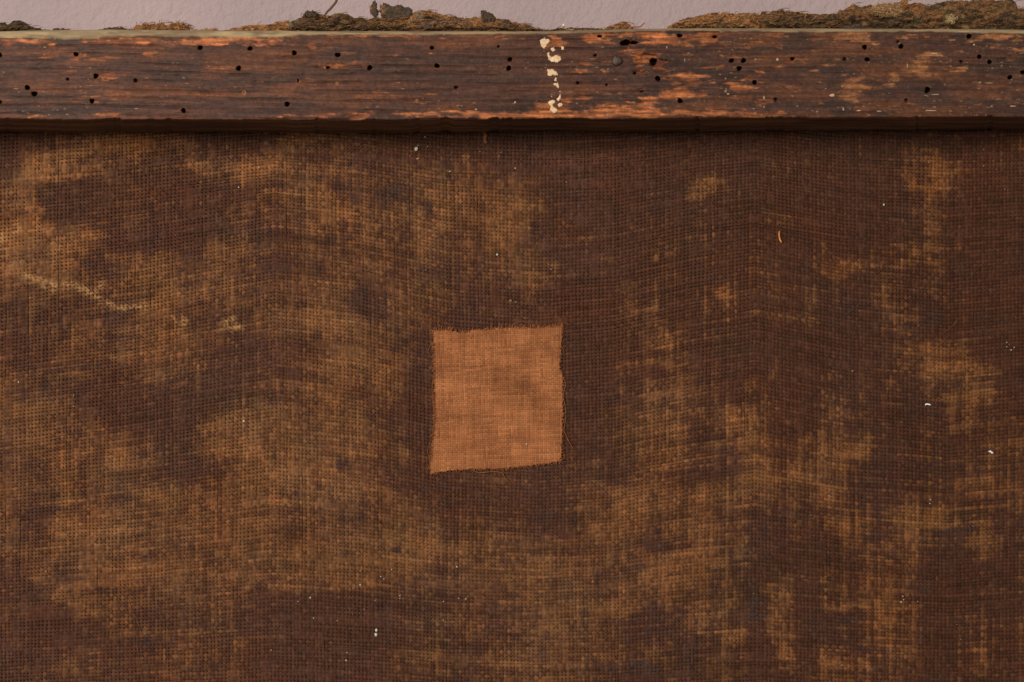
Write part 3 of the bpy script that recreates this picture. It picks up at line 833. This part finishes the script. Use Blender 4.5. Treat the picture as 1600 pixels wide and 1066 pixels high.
        t.add(curve_px(pts, 5, .0007 + rng.random() * .0006), rng.uniform(.28, .55) * S, cth * rng.uniform(.6, 1.15), 3)
    f = t.build('thread_fringe', M_fibre, o)
    f['kind'] = 'stuff'
    return o


patch = build_patch()

# ------------------------------------------------------------------ fuzz on the cloth
def build_fuzz():
    t = Tubes()
    for k in range(1500):
        x, y = rng.uniform(-60, 1660), rng.uniform(212, 1090)
        if 665 < x < 890 and 500 < y < 748:
            continue
        L = float(sample_grid(np.array([x]), np.array([y]))[0])
        if rng.random() > (L - 2) / 5:
            continue
        a = rng.uniform(0, math.pi)
        ln = rng.uniform(3, 10)
        cx, cy = math.cos(a), math.sin(a)
        bend = rng.normal(0, ln * .3)
        pts = [(x - cx * ln / 2, y - cy * ln / 2), (x - cy * bend, y + cx * bend), (x + cx * ln / 2, y + cy * ln / 2)]
        c = lin(136, 88, 52) * rng.uniform(.5, 1.15)
        t.add(curve_px(pts, 5, .0002 + rng.random() * .0005), rng.uniform(.2, .36) * S, c, 3)
    # long loose hairs
    for pts in [[(1495, 530), (1503, 545), (1504, 560), (1508, 578), (1506, 590), (1500, 605), (1498, 625)], [(1478, 518), (1490, 508), (1496, 500)],
                [(1524, 554), (1530, 560), (1535, 568)], [(200, 935), (206, 955), (214, 968), (220, 990)], [(212, 1000), (216, 1020), (219, 1045), (222, 1066)],
                [(1462, 630), (1466, 622), (1474, 626), (1480, 634)], [(885, 247), (905, 248), (930, 246), (952, 244)], [(650, 490), (662, 486), (668, 480)],
                [(272, 498), (290, 505), (300, 512)], [(560, 392), (570, 386), (572, 396)], [(1548, 715), (1562, 712), (1580, 704)]]:
        t.add(curve_px(pts, 16, .0006), .32 * S, lin(150, 100, 62) * rng.uniform(.6, 1.0), 4)
    o = t.build('loose_fuzz', M_fibre, canvas)
    o['kind'] = 'stuff'


build_fuzz()


# ------------------------------------------------------------------ specks
def lump(cx, cy, depth, rx, ry, rz, seed):
    r = random.Random(seed)
    vs, fs = [], []
    nl, nm = 4, 7
    for i in range(nl + 1):
        th = math.pi * i / nl
        for j in range(nm):
            ph = 2 * math.pi * j / nm
            k = 1 + r.uniform(-.25, .25)
            x, y, z = math.sin(th) * math.cos(ph) * k, math.cos(th) * k, math.sin(th) * math.sin(ph) * k
            p = P(cx + rx * x, cy + ry * y, depth)
            vs.append((p[0], p[1] + rz * S * z, p[2]))
    for i in range(nl):
        for j in range(nm):
            a = i * nm + j; b_ = i * nm + (j + 1) % nm
            fs.append((a, b_, b_ + nm, a + nm))
    return np.array(vs), np.array(fs)


SPECKS = [(653, 227, 1.2, 0), (664, 214, 1.5, 0), (668, 229, 1, 0), (653, 248, 3.0, 1), (703, 268, 1.8, 0), (783, 238, 1.4, 0), (777, 398, 2.0, 0), (861, 421, 2.2, 1),
          (1381, 320, 1.9, 0), (1321, 334, 1.3, 2), (1451, 254, 1, 0), (485, 934, 1.9, 0), (466, 940, 1.3, 0), (490, 966, 1.2, 0), (527, 970, 1, 0), (563, 914, 1.9, 0),
          (563, 892, 1.3, 0), (600, 905, 1.5, 0), (595, 901, 1.2, 0), (612, 890, 1.4, 0), (625, 931, 1.2, 0), (625, 935, .9, 0), (541, 1032, 1.8, 0), (542, 1020, 1, 0), (424, 1016, 1.9, 2),
          (728, 936, 2.4, 1), (717, 935, 1.4, 1), (693, 969, 1.8, 1), (714, 886, 1.8, 0), (926, 909, 1.9, 2), (823, 694, 1.9, 0), (753, 686, 1.4, 1), (115, 635, 1, 0), (29, 597, 1.2, 0),
          (1573, 535, 1.1, 0), (1573, 542, 1.2, 0), (1580, 547, 1.1, 0), (1585, 543, 1.1, 0), (1577, 539, 1, 2), (1296, 775, 1.1, 0), (1283, 784, 1.1, 0), (1267, 805, 1.2, 1), (1454, 781, 1.7, 0), (1453, 787, 1.1, 0),
          (1411, 932, 2.2, 1), (1408, 941, 2, 1), (1412, 937, 1.4, 1), (1434, 940, 1.5, 1), (1520, 822, .8, 0), (1332, 580, 1.9, 1), (166, 248, 1.3, 1), (373, 293, 1.5, 0), (366, 317, 1, 1), (273, 245, 1.2, 1),
          (405, 262, 2, 1), (381, 658, 2, 0), (115, 618, .9, 0), (830, 1015, 1.3, 1), (72, 893, 1.4, 1), (693, 940, .9, 0), (586, 939, .9, 0), (569, 952, .8, 0), (653, 684, 1, 1), (798, 470, 2.6, 1), (806, 472, 2, 1),
          (1495, 976, 1.2, 1), (1557, 265, 1.2, 1), (1552, 252, 1, 1), (1570, 296, 1.1, 1), (750, 237, 1, 0), (780, 244, .9, 0), (805, 263, 1.2, 0), (885, 285, 1, 0), (930, 590, 1, 1), (433, 1023, .8, 2)]
SC = [lin(205, 192, 168), lin(180, 142, 102), lin(180, 110, 78)]


def build_specks():
    vs, fs, cs, n = [], [], [], 0
    for k, (x, y, r, c) in enumerate(SPECKS):
        onp = 675 < x < 880 and 510 < y < 735
        v, f = lump(x, y, canvas_depth(x, y) - (.0009 if onp else .0003), r * .92, r * random.uniform(.6, 1.0), r * .6, k)
        vs.append(v); fs.append(f + n); n += len(v)
        cs.append(np.tile(SC[c] * random.uniform(.5, 1.1), (len(v), 1)))
    # dust grains too small to count
    for k in range(180):
        x, y = rng.uniform(-50, 1650), rng.uniform(215, 1080)
        r = rng.uniform(.3, .75)
        v, f = lump(x, y, canvas_depth(x, y) - .0004, r, r, r, 1000 + k)
        vs.append(v); fs.append(f + n); n += len(v)
        cs.append(np.tile(SC[k % 3] * rng.uniform(.45, .9), (len(v), 1)))
    o = mesh_np('paint_specks', np.concatenate(vs), np.concatenate(fs), M_speck, canvas, np.concatenate(cs))
    o['kind'] = 'stuff'
    for k, (x, y, rx, ry) in enumerate([(650.5, 233, 3.2, 3.4), (588, 985, 2.2, 2.4), (587.5, 992, 2.8, 2.8)]):
        v, f = lump(x, y, canvas_depth(x, y) - .0005, rx, ry, 2.2, 50 + k)
        mesh_np('paint_speck', v, f, M_speck, canvas, np.tile(SC[0], (len(v), 1)))


build_specks()

# ------------------------------------------------------------------ nail and paint on the bar
def build_nail(cx, cy, r):
    vs, fs = [], []
    prof = [(0, -.0011), (.35, -.00105), (.7, -.0009), (.92, -.00055), (1.0, -.0001), (1.0, .0006)]
    nm = 22
    for i, (q, z) in enumerate(prof):
        for j in range(nm):
            a = 2 * math.pi * j / nm
            k = 1 + .07 * math.sin(3 * a + 1) + .05 * math.sin(5 * a)
            p = P(cx + r * q * k * math.cos(a), cy + r * q * k * math.sin(a), 0)
            vs.append((p[0], z + .00012 * math.sin(7 * a + i * 2) * q, p[2]))
    for i in range(len(prof) - 1):
        for j in range(nm):
            a = i * nm + j; b_ = i * nm + (j + 1) % nm
            fs.append((a, a + nm, b_ + nm, b_))
    o = mesh_np('nail_head', vs, fs, M_iron, bar)
    o['label'] = 'rounded grey iron nail head'


build_nail(964, 95, 8.6)


def ell(cx, cy, rx, ry, n=14, seed=0, wob=.22):
    r = random.Random(seed)
    ph = [r.uniform(0, 6.28) for _ in range(4)]
    out = []
    for i in range(n):
        a = 2 * math.pi * i / n
        k = 1 + wob * (.6 * math.sin(2 * a + ph[0]) + .5 * math.sin(3 * a + ph[1]) + .4 * math.sin(5 * a + ph[2]))
        out.append((cx + rx * k * math.cos(a), cy + ry * k * math.sin(a)))
    return out


cream = lin(218, 184, 142)
M_dripc = material('cream_paint_rough', attr=True, rough=0.5, spec=0.35, nscale=1100, namp=0.15, bump=0.8, bscale=900, bdist=0.0003)
for k, pts in enumerate([[(863 + (px_ - 863) * 1.15, cy_ + (py_ - cy_) * 1.18) for (px_, py_) in pl_ for cy_ in [sum(q_[1] for q_ in pl_) / len(pl_)]] for pl_ in [
        [(846, 63), (852, 59), (858, 61), (860, 66), (855, 70), (853, 76), (849, 73), (847, 69)],
        [(855, 84), (859, 83), (861, 90), (868, 87), (874, 88), (875, 93), (870, 97), (862, 96), (857, 92)],
        [(874, 73), (878, 72), (880, 78), (876, 78)],
        [(856, 109), (862, 108), (869, 113), (871, 118), (864, 117), (859, 119), (857, 116)],
        [(864, 131), (871, 130), (873, 138), (870, 138), (868, 134), (865, 135)],
        [(869, 145), (875, 143), (876, 151), (872, 158), (869, 154), (872, 150)],
        [(857, 161), (864, 157), (868, 160), (863, 165), (867, 168), (871, 172), (864, 176), (860, 172), (861, 168)],
        [(870, 163), (876, 160), (877, 164), (872, 167)], [(861, 76), (865, 74), (868, 78), (863, 81)], [(866, 121), (870, 122), (869, 127), (866, 126)]]]):
    blob_plate('paint_drip', pts, .00024, .00002, M_dripc, bar, cream, .25, .8, 1.6, seed=k, cvar=.25)
# flecks of the same paint and pale grazes, too small to pick apart
def build_flecks():
    vs, fs, cs, n = [], [], [], 0
    fl = [(866, 73, 2, 1.5), (850, 80, 2, 1.2), (1181, 93, 3, 2.2), (1134, 123, 2, 1.6), (1134, 143, 3, 3), (1138, 147, 3, 1.5), (1194, 153, 1.5, 4), (1194, 167, 1.2, 3), (1178, 170, 3, 1.6), (1134, 166, 2, 2),
          (1169, 57, 3, 3), (1300, 149, 6, 3), (1316, 135, 1.6, 3), (1318, 171, 2, 3), (1328, 170, 1, 2.5), (1277, 175, 3, 1.6), (1342, 173, 5, 1.4), (1374, 174, 6, 1.2), (1531, 129, 3.5, 2.2), (1522, 70, 2, 2),
          (1418, 103, 1.5, 5), (1460, 84, 8, 1.2), (1462, 148, 9, 1.3), (1455, 173, 14, 1), (1588, 141, 12, 1), (1583, 166, 8, 1.4), (1560, 155, 8, .8), (1546, 130, 10, .7), (805, 160, 2.5, 2.2), (950, 108, 1.6, 1.6),
          (70, 74, 4, 1.2), (25, 139, 6, 1.2), (30, 144, 3, 1), (78, 180, 10, 1.6), (195, 170, 8, 1), (213, 170, 6, .9), (105, 179, 3, 1), (325, 173, 7, 1.2), (630, 139, 4, .8), (651, 157, 1.6, 1.6), (744, 171, 3, 2),
          (55, 63, 8, 1), (170, 64, 6, 1), (790, 61, 8, .8), (870, 127, 1.4, 1.2), (862, 151, 1.5, 1.5), (1042, 74, 1.6, 3), (1070, 94, 1.4, 4), (880, 42, 3, 2), (893, 46.5, 7, 1.8), (1215, 93, 3, 3), (1290, 139, 2, 1.2)]
    for k, (x, y, rx, ry) in enumerate(fl):
        v, f = lump(x, y, .00003 if y > 60 else .0012, rx * .8, ry * .75, .7, 300 + k)
        vs.append(v); fs.append(f + n); n += len(v)
        cs.append(np.tile(cream * (rng.uniform(.35, .75)), (len(v), 1)))
    o = mesh_np('paint_flecks', np.concatenate(vs), np.concatenate(fs), M_speck, bar, np.concatenate(cs))
    o['kind'] = 'stuff'


build_flecks()

# ------------------------------------------------------------------ frayed canvas edge above the bar
OL = lin(70, 60, 44); DKB = lin(52, 40, 32); TAN = lin(158, 110, 68); GRN = lin(78, 74, 50); GRY = lin(100, 88, 84); BRN = lin(100, 70, 48)


def fray(outline, tan=.2, dark=.5, thick=9, depth=0.012, seed=1, fibres=100, weave=False, fall=48.5, spots=(), tuft=False, label=None):
    xs = np.array([p[0] for p in outline], float)
    ys = np.array([p[1] for p in outline], float)
    x = np.arange(xs[0], xs[-1] + .01, 1.5)
    top = np.interp(x, xs, ys) + 5.5 * (fbm(x / 7, x * 0 + seed, seed, 4, .65) - .5) + .8
    if tuft:
        top = top - 3.0 * np.abs(vn(x / 3.5, x * 0, 3)) * 1.2 + 1.5
    nR = 30
    kk = np.linspace(0, 1, nR)
    baseY = fall + 3.0
    K, X = np.meshgrid(kk, x, indexing='ij')
    TOPY = np.tile(top, (nR, 1))
    hgt = np.maximum(baseY - TOPY, 1.0)
    endt = np.clip(np.minimum(X - xs[0], xs[-1] - X) / 8, .12, 1)
    a = K * math.pi * 1.25 - .1
    # front half rises, bulging towards the camera, then folds over to the back
    up = np.where(K < .7, K / .7, 1 - (K - .7) / .3 * .8)
    bul = np.where(K < .7, np.sin(np.clip(K / .7, 0, 1) * math.pi * .9 + .15), -np.sin((K - .7) / .3 * math.pi / 2) * .8)
    tk = np.minimum(thick, hgt * .6 + 2) * endt
    Yp = baseY - hgt * up
    n1 = fbm(X / 15, Yp / 3.2 + K * 3, seed, 4, .6) - .5
    n2 = fbm(X / 2.4, Yp / 2.0 + K * 3, seed + 3, 2) - .5
    Dd = depth - S * (tk * bul + 13 * n1 * endt + 3.0 * n2)
    Yp = Yp + (1.6 * n2 + 2.4 * (fbm(X / 5, Yp / 4, seed + 5, 2) - .5)) * np.where(K > .12, 1, 0) * (up > .3)
    if weave:
        wv = np.sin(X * math.pi / 3.4 + np.floor(Yp / 5.2) * math.pi) * .5 + np.cos(Yp * 2 * math.pi / 5.2) * .8
        Dd = Dd - S * 1.3 * wv
    Xp = X + 1.8 * (fbm(X / 3, Yp / 3, seed + 2, 2) - .5)
    verts = PV(Xp, Yp, Dd)
    hi = ss(.45, .95, up) * (K < .8)
    t = ss(.42, .62, fbm(X / 10, Yp / 4, seed + 1, 4, .6) + .28 * (tan - .35) * 1.6 + .16 * hi * (tan > .05) + .05)
    t = np.clip(t, 0, 1) * np.clip(tan * 2.2, 0, 1)
    C = mix(OL + 0 * X[..., None], DKB, np.clip(ss(.40, .60, fbm(X / 14, Yp / 4, seed + 4, 4, .6)) * dark * 1.6, 0, 1))
    C = mix(C, GRN, ss(.5, .72, fbm(X / 16, Yp / 7, seed + 6, 3)) * .6)
    C = mix(C, BRN, ss(.5, .75, fbm(X / 5, Yp / 4, seed + 7, 3)) * .6)
    C = mix(C, TAN, t)
    for (cx, cy, rx, ry, cc) in spots:
        q = np.exp(-.5 * (((Xp - cx) / rx) ** 2 + ((Yp - cy) / ry) ** 2) ** 1.5)
        C = mix(C, cc, q * .9)
        Dd = Dd - 0 * q
    o = mesh_np('frayed_edge', verts, grid_quads(nR, len(x)), M_fray, root, C)
    # end caps stay open but tapered; loose fibres over the surface
    tb = Tubes()
    r = np.random.default_rng(seed)
    for k in range(fibres):
        fx = r.uniform(xs[0], xs[-1])
        ty = float(np.interp(fx, x, top))
        hh = baseY - ty
        fy = ty + hh * r.random() ** 1.3 * .95 - r.random() * 1.5
        q = (baseY - fy) / max(hh, 1)
        dpt = depth - S * (min(thick, hh * .6 + 2) * math.sin(min(q, 1) * 2.8 + .15) + 2.5 + r.uniform(-1, 3))
        ln = r.uniform(4, 17)
        if r.random() < (.5 if tuft else .16):
            an = math.pi / 2 + r.normal(0, .5)
            ln *= .7
        else:
            an = r.normal(0, .28)
        cxx, cyy = math.cos(an), -math.sin(an)
        bd = r.normal(0, ln * .12)
        if r.random() < .35:
            continue
        pts = [(fx, fy), (fx + cxx * ln / 2 - cyy * bd, fy + cyy * ln / 2 + cxx * bd), (fx + cxx * ln, fy + cyy * ln)]
        # near the lower edge the fibres must not cross the bar
        lim = ty - (3.5 if r.random() < .12 or tuft else .3)
        pts = [(p_[0], max(min(p_[1], fall + 1), lim)) for p_ in pts]
        istan = r.random() < (tan * .9 + .03 + .25 * (q > .85) * (tan > .1))
        cc = (TAN if istan else (BRN if r.random() < .5 else OL)) * r.uniform(.55, 1.15)
        tb.add(curve_px(pts, 5, 0, depth=dpt), r.uniform(.3, .6) * S, cc, 3)
    if fibres:
        f = tb.build('fray_fibres', M_fibre, o)
        f['kind'] = 'stuff'
    if label:
        o['label'] = label
    return o


fray([(-260, 42), (-120, 36), (-60, 40), (0, 35), (6, 35), (12, 38), (18, 33), (30, 31), (40, 35), (48, 40), (60, 43), (76, 47)], tan=.05, dark=.9, seed=1, fibres=160, label='dark mossy clump of old canvas at the left end')
fray([(78, 47), (86, 43.5), (100, 45), (113, 48)], tan=.05, dark=.9, seed=2, fibres=16, thick=5)
fray([(151, 47), (160, 43.5), (178, 42), (193, 42.5), (201, 46)], tan=.05, dark=.9, seed=3, fibres=30, thick=5)
fray([(207, 46), (213, 39), (225, 36.5), (240, 38), (252, 34), (262, 39), (270, 36), (282, 37.5), (291, 38), (298, 45)], tan=.75, dark=.5, seed=4, fibres=220, thick=6, tuft=True, label='row of short tan thread tufts')
fray([(304, 46), (320, 44), (337, 43.5), (341, 46)], tan=.6, dark=.3, seed=5, fibres=20, thick=4)
fray([(349, 47), (365, 42.5), (385, 39.5), (400, 38), (420, 37.5), (432, 33), (446, 32), (462, 37), (475, 45)], tan=.6, dark=.2, seed=6, fibres=110, thick=6, label='thin tan strip of torn canvas')
fe = fray([(446, 40), (456, 32), (470, 28), (474, 22), (480, 18), (487, 17), (492, 19), (500, 21), (512, 25), (520, 22), (532, 20), (543, 20), (547, 24), (560, 26), (575, 29), (585, 31), (600, 31), (612, 33)],
     tan=.16, dark=.8, seed=7, fibres=420, thick=11, spots=[(482, 19, 8, 4, lin(70, 56, 50)), (476, 35, 8, 6, BRN), (455, 36, 10, 6, lin(120, 106, 78)), (505, 24, 14, 2, TAN * .8)], label='dark ragged fringe under the upright twig')
fe2 = fray([(570, 36), (577, 28), (586, 26), (600, 27), (620, 28), (638, 26), (645, 17), (655, 16), (668, 15), (680, 17), (692, 22), (705, 25), (720, 27), (740, 27), (750, 27), (770, 27), (785, 29), (800, 33), (820, 37), (835, 41), (846, 46)],
     tan=.38, dark=.7, seed=8, fibres=430, thick=9, spots=[(668, 28, 13, 2.0, lin(26, 18, 14)), (700, 33, 24, 2.6, GRY), (664, 41, 12, 3.2, GRY), (655, 24, 6, 4, lin(128, 116, 100)), (709, 24, 5, 1.6, lin(100, 84, 84)), (650, 46, 70, 2.5, DKB), (760, 46, 60, 2.5, DKB)],  # the near-black spot paints the shade of a hole as colour
     label='tan frayed canvas edge with dark crusts of paint')
fray([(846, 47), (870, 44.5), (890, 44), (920, 43.5), (950, 44)], tan=.2, dark=.5, seed=9, fibres=50, thick=4)
fray([(943, 45), (955, 38), (968, 35), (978, 34), (985, 38), (991, 44)], tan=.85, dark=.3, seed=10, fibres=70, thick=5, fall=47, label='small curled tan scrap of cloth')
fray([(1042, 41), (1048, 37), (1057, 33), (1070, 28), (1085, 25), (1105, 21), (1125, 19.5), (1150, 20.5), (1175, 20), (1194, 20)], tan=.48, dark=.5, seed=11, fibres=230, thick=8, weave=True, fall=45,
     spots=[(1075, 28, 10, 2, lin(92, 80, 72))], label='woven tan strip of frayed canvas, pointed at its left end')
fray([(1186, 24), (1192, 17), (1200, 19), (1206, 17), (1214, 14.5), (1222, 13), (1228, 17), (1240, 18), (1262, 20), (1280, 22), (1300, 22), (1318, 20)], tan=.2, dark=.5, seed=12, fibres=330, thick=11, fall=45,
     label='low dark olive stretch of matted canvas edge')
fr = fray([(1300, 26), (1306, 22), (1312, 16), (1320, 13), (1328, 10), (1333, 5), (1338, 9), (1350, 8), (1362, 7), (1376, 6), (1400, 4), (1411, 1), (1416, 4), (1430, 5), (1437, 3), (1444, 7), (1452, 8), (1460, 5), (1475, 1), (1500, -1),
      (1530, -2), (1560, -1), (1580, -3), (1587, 3), (1591, 13), (1604, 13), (1640, 9), (1700, 14), (1860, 20)], tan=.24, dark=.55, seed=13, fibres=1100, thick=14, fall=45.5,
     spots=[(1320, 12, 9, 3, TAN), (1333, 9, 3, 4, TAN), (1432, 9, 5, 7, lin(158, 102, 62)), (1423, 17, 8, 2.2, TAN), (1468, 24, 6, 3, TAN * .8), (1485, 32, 7, 3.2, lin(190, 160, 112)), (1510, 41, 5, 2.5, lin(150, 124, 80)),
            (1332, 42, 15, 2.2, GRY), (1360, 8, 14, 2, TAN * .8), (1380, 28, 18, 4, DKB * .7)], label='tall dark matted clump of canvas edge at the right')


# pale ball of fluff caught in the right clump
def fluff(cx, cy, rx, ry, depth, n, c, parent, seed):
    r = np.random.default_rng(seed)
    t = Tubes()
    for k in range(n):
        a, q = r.uniform(0, 6.28), r.random() ** .6
        x, y = cx + rx * q * math.cos(a), cy + ry * q * math.sin(a)
        an = r.normal(-.35, .7)
        ln = r.uniform(3, 9)
        bd = r.normal(0, ln * .35)
        cxx, cyy = math.cos(an), math.sin(an)
        pts = [(x, y), (x + cxx * ln / 2 - cyy * bd, y + cyy * ln / 2 + cxx * bd), (x + cxx * ln, y + cyy * ln)]
        t.add(curve_px(pts, 5, 0, depth=depth - S * r.uniform(0, 5) * (1 - q * .6)), r.uniform(.3, .55) * S, c * r.uniform(.6, 1.15), 3)
    o = t.build('fluff', M_fibre, parent)
    o['kind'] = 'stuff'


fluff(1384, 16, 24, 9, .0080, 520, lin(176, 138, 96), fr, 5)
fluff(1485, 31, 7, 4, .0072, 60, lin(196, 168, 120), fr, 6)
fluff(1412, 6, 5, 6, .0085, 60, lin(176, 122, 66), fr, 8)

# crusts of dark paint standing up out of the frayed edge
crust = lin(80, 63, 48)
tanf = lambda cx, cy, rx, ry: (lambda X, Y: np.exp(-.5 * (((X - cx) / rx) ** 2 + ((Y - cy) / ry) ** 2) ** 1.5) * ss(.35, .6, vn(X / 2, Y / 2, 3)))
blob_plate('paint_crust', [(577, 12), (580, 8), (582, 3), (585, .5), (588, 2), (590, 8), (590, 14), (592, 19), (590, 25), (585, 27), (580, 24), (577, 19)], .0012, .0113, M_flake, fe2, crust, .7, 1.1, 3, 3, .5, TAN, tanf(578, 16, 2.5, 5))
blob_plate('paint_crust', [(591, 17), (593, 9), (598, 5), (604, 4), (608, 7), (613, 8), (618, 10), (622, 8), (628, 8), (632, 11), (639, 11), (644, 16), (645, 24), (641, 31), (630, 33), (615, 33), (604, 31), (596, 27)], .0014, .0116, M_flake, fe2, crust, .7, 1.2, 4, 4, .5, TAN, tanf(597, 14, 4, 5))
blob_plate('paint_crust', [(750, 22), (751, 16), (753, 14), (757, 17), (763, 18), (769, 21), (774, 27), (777, 32), (778, 44), (765, 45), (752, 44), (752, 34)], .0013, .0113, M_flake, fe2, crust * .9, .7, 1.2, 4, 5, .5)
blob_plate('paint_crust', [(776, 34), (785, 33), (790, 31), (795, 31), (799, 35), (800, 41), (790, 45), (777, 45)], .0016, .0108, M_flake, fe2, crust * .9, .7, 1.2, 3, 6, .5)
blob_plate('paint_crust', [(474, 26), (476, 18), (480, 16), (485, 18), (488, 15), (492, 19), (497, 22), (494, 27), (484, 28)], .0015, .0095, M_flake, fe, crust * .8, .7, 1.1, 3, 7, .5)


# ------------------------------------------------------------------ loose things caught on the canvas
def tag(o, label, cat, group=None):
    o['label'] = label
    o['category'] = cat
    if group:
        o['group'] = group


t = Tubes()
tw = curve_px([(506, 26), (511, 19), (516, 14), (521, 8), (525, 3), (527, -3), (528, -9)], 18, 0, depth=.011, jit=.5)
t.add(tw, 1.9 * S, lin(112, 80, 60), 7)
o = t.build('dry_twig', M_fray)
tag(o, 'thin bent dry twig sticking up from the dark frayed canvas edge against the wall', 'twig')
t = Tubes()
t.add(curve_px([(985, 43), (992, 42), (1000, 42), (1005, 38), (1008, 35)], 12, 0, depth=.008, jit=.4), 1.1 * S, lin(150, 96, 62), 5)
o = t.build('curled_sliver', M_fray)
tag(o, 'tiny curled brown sliver on the bar top beside the small tan cloth scrap', 'splinter')

t = Tubes()
t.add(curve_px([(1218, 361), (1217.5, 367), (1218.5, 374), (1221.5, 379.5)], 12, .0012), 1.6 * S, lin(196, 128, 66), 6)
o = t.build('wood_splinter', M_fibre)
tag(o, 'short orange wood splinter standing upright on the dark canvas right of the patch', 'splinter')

o = blob_plate('wood_sliver', [(754, 203), (759, 203), (761, 210), (762, 222), (762, 225), (757, 225), (755, 216)], .0014, DC - .0008, M_wood, None, lin(130, 84, 48), .5, 1.0, 2, 9, .3)
tag(o, 'brown flake of wood hanging just below the bar above the patch', 'sliver')

white = lin(238, 236, 230)
t = Tubes()
t.add(curve_px([(1445.5, 633), (1448, 631.5), (1451, 632), (1454.5, 633)], 8, .0012), 1.35 * S, white, 6)
o = t.build('white_crumb', M_speck)
tag(o, 'short wavy white crumb on the dark canvas, upper of the two at the right', 'crumb', 'white crumbs on the right of the canvas')
o = blob_plate('white_crumb', [(1541, 706), (1546, 704.5), (1549, 704), (1553, 708), (1551, 709), (1546, 707)], .0010, DC - .0011, M_speck, None, white, .4, .8, 1.5, 3, .05)
tag(o, 'flat pointed white crumb near the right border, lower of the two', 'crumb', 'white crumbs on the right of the canvas')
v, f = lump(880.5, 39.5, .006, 2.6, 2.3, 2.2, 77)
o = mesh_np('plaster_crumb', v, f, M_speck, None, np.tile(lin(226, 206, 190), (len(v), 1)))
tag(o, 'tiny pale plaster crumb lying on top of the bar near the middle', 'crumb')
